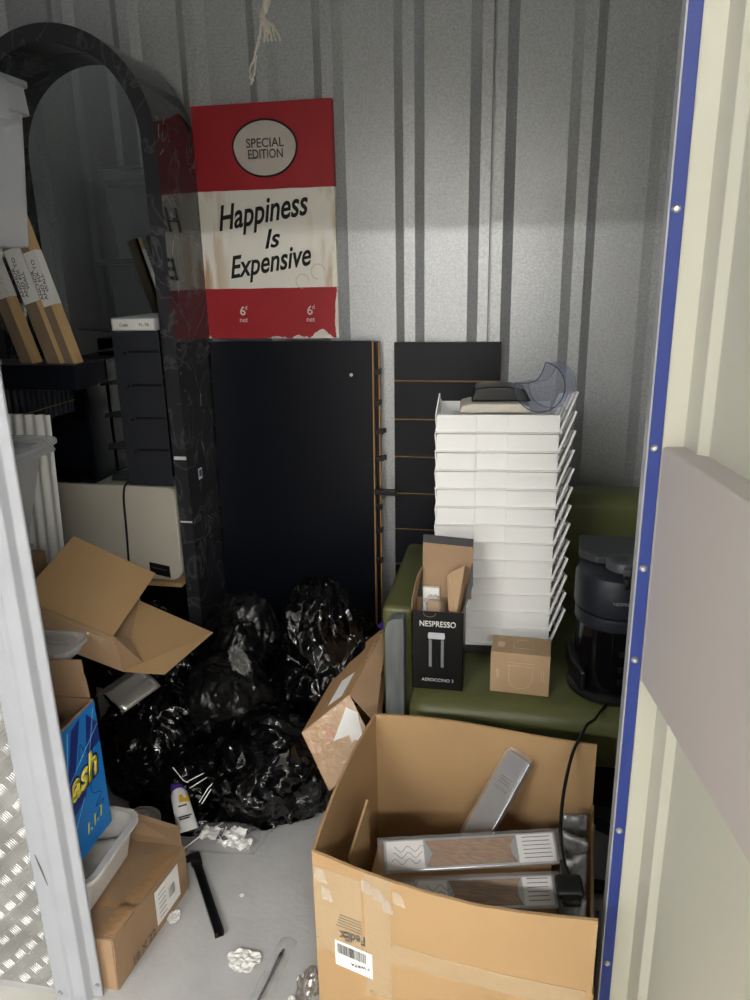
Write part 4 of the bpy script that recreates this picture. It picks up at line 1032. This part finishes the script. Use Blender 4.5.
tag(B().box(-1.82, -1.63, 2.03, 2.29, 0, 1.111).out('support_cabinet', PANEL_BLK), 'tall black cabinet under the black ribbed crate', 'cabinet')

# ------------------------------------------------------------------ litter on the floor
b = B(); Mb = rot((-.765, 1.455, 0), z=math.radians(-54.5) + PI / 2 + math.radians(108.5))
Pa, Pb = Vector((-.832, 1.565, 0)), Vector((-.666, 1.335, 0)); u = (Pb - Pa).normalized(); v = Vector((-u.y, u.x, 0))
Mx = Matrix((u, v, Vector((0, 0, 1)))).transposed().to_4x4(); Mx.translation = Pa
b.box(0, .283, -.011, .011, .001, .004, Mx); b.box(0, .283, -.011, -.008, .004, .014, Mx); b.box(0, .283, .008, .011, .004, .014, Mx); b.box(-.004, .03, -.014, .014, .001, .020, Mx); b.box(.275, .283, -.012, -.004, .001, .016, Mx)
b.box(-.012, .006, -.05, .002, .001, .012, Mx)
tag(b.out('black_bracket', BLACK, bevel=.001), 'black metal bracket bar lying on the grey floor', 'bracket')
zb = thing('zip_bag', 'clear zip bag of torn white paper on the floor by the bags', 'zip bag', (-.74, 1.62, 0))
b = B()
def zbag(u, v):
    x = -.875 + .20 * u + .02 * v; y = 1.585 + .10 * v + .02 * u
    return Vector((x, y, .006 + .040 * math.sin(PI * min(1, max(0, u * 1.15 - .15))) * math.sin(PI * v) + .008 * noise.noise(Vector((u * 8, v * 8, 0))) ** 2 + .03 * v * (1 - u)))
b.sheet(zbag, 30, 16, .001); b.sheet(lambda u, v: Vector((*zbag(u, v).xy, .003)), 10, 6, .001); b.out('film', CLEARBAG, zb, 'all')
b = B(); b.tube([(-.872, 1.588, .012), (-.83, 1.635, .03), (-.79, 1.675, .036)], .0022, 6); b.out('zip_strip', LABELW, zb)
random.seed(9)
for k in range(7):
    cx, cy = -.76 + random.uniform(-.06, .06), 1.645 + random.uniform(-.03, .03); b = B()
    b.sheet(lambda u, v: Vector((cx + .05 * (u - .5), cy + .04 * (v - .5), .012 + .006 * k * .6 + .016 * noise.noise(Vector((u * 3 + k, v * 3, k))))), 6, 6, .001)
    tag(b.out('torn_paper', PAPER), 'scrap of crumpled white paper inside the clear zip bag', 'paper scrap', 'paper scraps in the zip bag')
tu = thing('cream_tube', 'white squeeze tube with a purple cap lying on the black liner', 'tube', (-.92, 1.69, .07))
Pa, Pb = Vector((-.955, 1.735, .105)), Vector((-.862, 1.600, .066)); dr = (Pb - Pa).normalized(); sd = Vector((dr.y, -dr.x, 0)).normalized(); upv = sd.cross(dr).normalized(); upv = upv if upv.z > 0 else -upv
def tubef(b, prof, n=24):
    rings = []
    for t, rx, rz in prof: rings.append([b.bm.verts.new(Pa + dr * t + sd * rx * math.cos(2 * PI * k / n) + upv * rz * math.sin(2 * PI * k / n)) for k in range(n)])
    for a, c_ in zip(rings, rings[1:]):
        for k in range(n): b.bm.faces.new((a[k], a[(k + 1) % n], c_[(k + 1) % n], c_[k]))
    b.bm.faces.new(rings[0][::-1]); b.bm.faces.new(rings[-1]); return b
tubef(B(), [(.036, .020, .020), (.045, .024, .022), (.10, .026, .018), (.172, .029, .002)]).out('tube_body', WHITE, tu, True)
tubef(B(), [(0, .017, .017), (.002, .019, .019), (.036, .021, .021), (.037, .018, .018)]).out('cap', PURPLE, tu, True)
b = B(); b.sheet(lambda u, v: Pa + dr * (.062 + .026 * u) + sd * (-.022 + .028 * v) + upv * (.0215 - .012 * abs(v - .75)), 4, 6, .001); b.out('yellow_patch', mat('yellow_label', (228, 186, 60), .5), tu)
b = B()
for t, a0, a1 in ((.10, -.012, .012), (.132, -.018, .018), (.138, -.012, .016)): b.tube([Pa + dr * t + sd * a0 + upv * (.0185 - (t - .1) * .2), Pa + dr * t + sd * a1 + upv * (.0185 - (t - .1) * .2)], .0022, 4)
b.out('label_print', INK, tu)
for k, (p, q) in enumerate((((-.960, 1.735, .158), (-.905, 1.70, .135)), ((-.905, 1.70, .14), (-.86, 1.71, .165)), ((-.89, 1.69, .13), (-.83, 1.715, .165)), ((-.85, 1.66, .11), (-.825, 1.69, .15)), ((-.84, 1.655, .11), (-.815, 1.685, .15)), ((-.775, 1.675, .075), (-.768, 1.70, .105)))):
    p, q = Vector(p), Vector(q)
    tag(B().tube([p, p.lerp(q, .8), q + Vector((.006, .004, .002))], .0016, 5).out('white_stick', PAPER), 'thin white plastic stick scattered on the black bags by the tube', 'stick', 'white sticks on the bags')
def scrap(pts, z, nm, lab, cat, m=PAPER, seed=0):
    xs = [p[0] for p in pts]; ys = [p[1] for p in pts]; x0, x1, y0, y1 = min(xs), max(xs), min(ys), max(ys); sz = max(x1 - x0, y1 - y0)
    sd = x0 * 50
    def f(u, v):
        cx, cy = u * 2 - 1, v * 2 - 1; ex, ey = cx * math.sqrt(1 - cy * cy / 2), cy * math.sqrt(1 - cx * cx / 2)
        k = 1 + .35 * noise.noise(Vector((ex * 1.6 + sd, ey * 1.6, sd)))
        X, Y = (x0 + x1) / 2 + ex * (x1 - x0) / 2 * k, (y0 + y1) / 2 + ey * (y1 - y0) / 2 * k
        return Vector((X, Y, .003 + sz * (.07 * abs(noise.noise(Vector((ex * 2 + sd, ey * 2, 3)))) * 2 + .05 * (1 - abs(noise.noise(Vector((ex * 2.5, ey * 2.5, sd)))) * 2))))
    b = B(); b.sheet(f, 18, 18, .0012)
    return tag(b.out(nm, m), lab, cat)
scrap([(-.622, 1.262), (-.612, 1.29), (-.578, 1.315), (-.553, 1.30), (-.548, 1.272), (-.57, 1.252), (-.60, 1.245)], 0, 'paper_scrap', 'torn white paper scrap in the middle of the grey floor', 'paper scrap')
scrap([(-.822, 1.36), (-.80, 1.39), (-.786, 1.385), (-.805, 1.352)], 0, 'paper_scrap', 'tiny white scrap beside the long carton', 'paper scrap')
scrap([(-.445, 1.25), (-.43, 1.285), (-.405, 1.28), (-.395, 1.22), (-.42, 1.20), (-.44, 1.215)], .0, 'foil_scrap', 'crumpled silver scrap on the floor beside the large carton', 'scrap', FOIL)
scrap([(-.455, 1.205), (-.448, 1.215), (-.44, 1.21), (-.445, 1.20)], 0, 'paper_scrap', 'white fleck in front of the crumpled silver scrap', 'paper scrap')
scrap([(-.664, 1.464), (-.658, 1.47), (-.652, 1.465), (-.658, 1.459)], -.01, 'paper_scrap', 'single white crumb in the middle of the floor beyond the bracket', 'paper scrap')
pk = thing('clear_packet', 'long clear packet holding a dark brush on the floor by the large carton', 'packet', (-.51, 1.27, 0))
Pa, Pb = Vector((-.524, 1.13, 0)), Vector((-.497, 1.355, 0)); u = (Pb - Pa).normalized(); v = Vector((-u.y, u.x, 0)); Ln = (Pb - Pa).length
b = B(); b.sheet(lambda a, c_: Pa + u * Ln * a + v * (-.021 + .042 * c_) + Vector((0, 0, .004 + .009 * math.sin(PI * c_) + .002 * math.sin(a * 30))), 24, 8, .0008); b.out('film', CLEARBAG, pk, 'all')
tag(B().tube([Pa + u * .0 + Vector((0, 0, .006)), Pa + u * .12 + Vector((0, 0, .007)), Pa + u * .18 + Vector((0, 0, .007)), Pa + u * .195 + Vector((0, 0, .007))], [.003, .0035, .006, .003], 8).out('brush', mat('dark_brush', (38, 30, 34), .5), smooth=True), 'slim dark brush inside the long clear packet', 'brush')

# ------------------------------------------------------------------ world and view
w = bpy.data.worlds.new('world'); SC.world = w; w.use_nodes = True
bg = w.node_tree.nodes['Background']; bg.inputs[0].default_value = (.93, .96, 1, 1); bg.inputs[1].default_value = .4
SC.view_settings.view_transform = 'Standard'; SC.view_settings.look = 'None'; SC.view_settings.gamma = 1
SC.view_settings.use_curve_mapping = False; SC.view_settings.exposure = .95
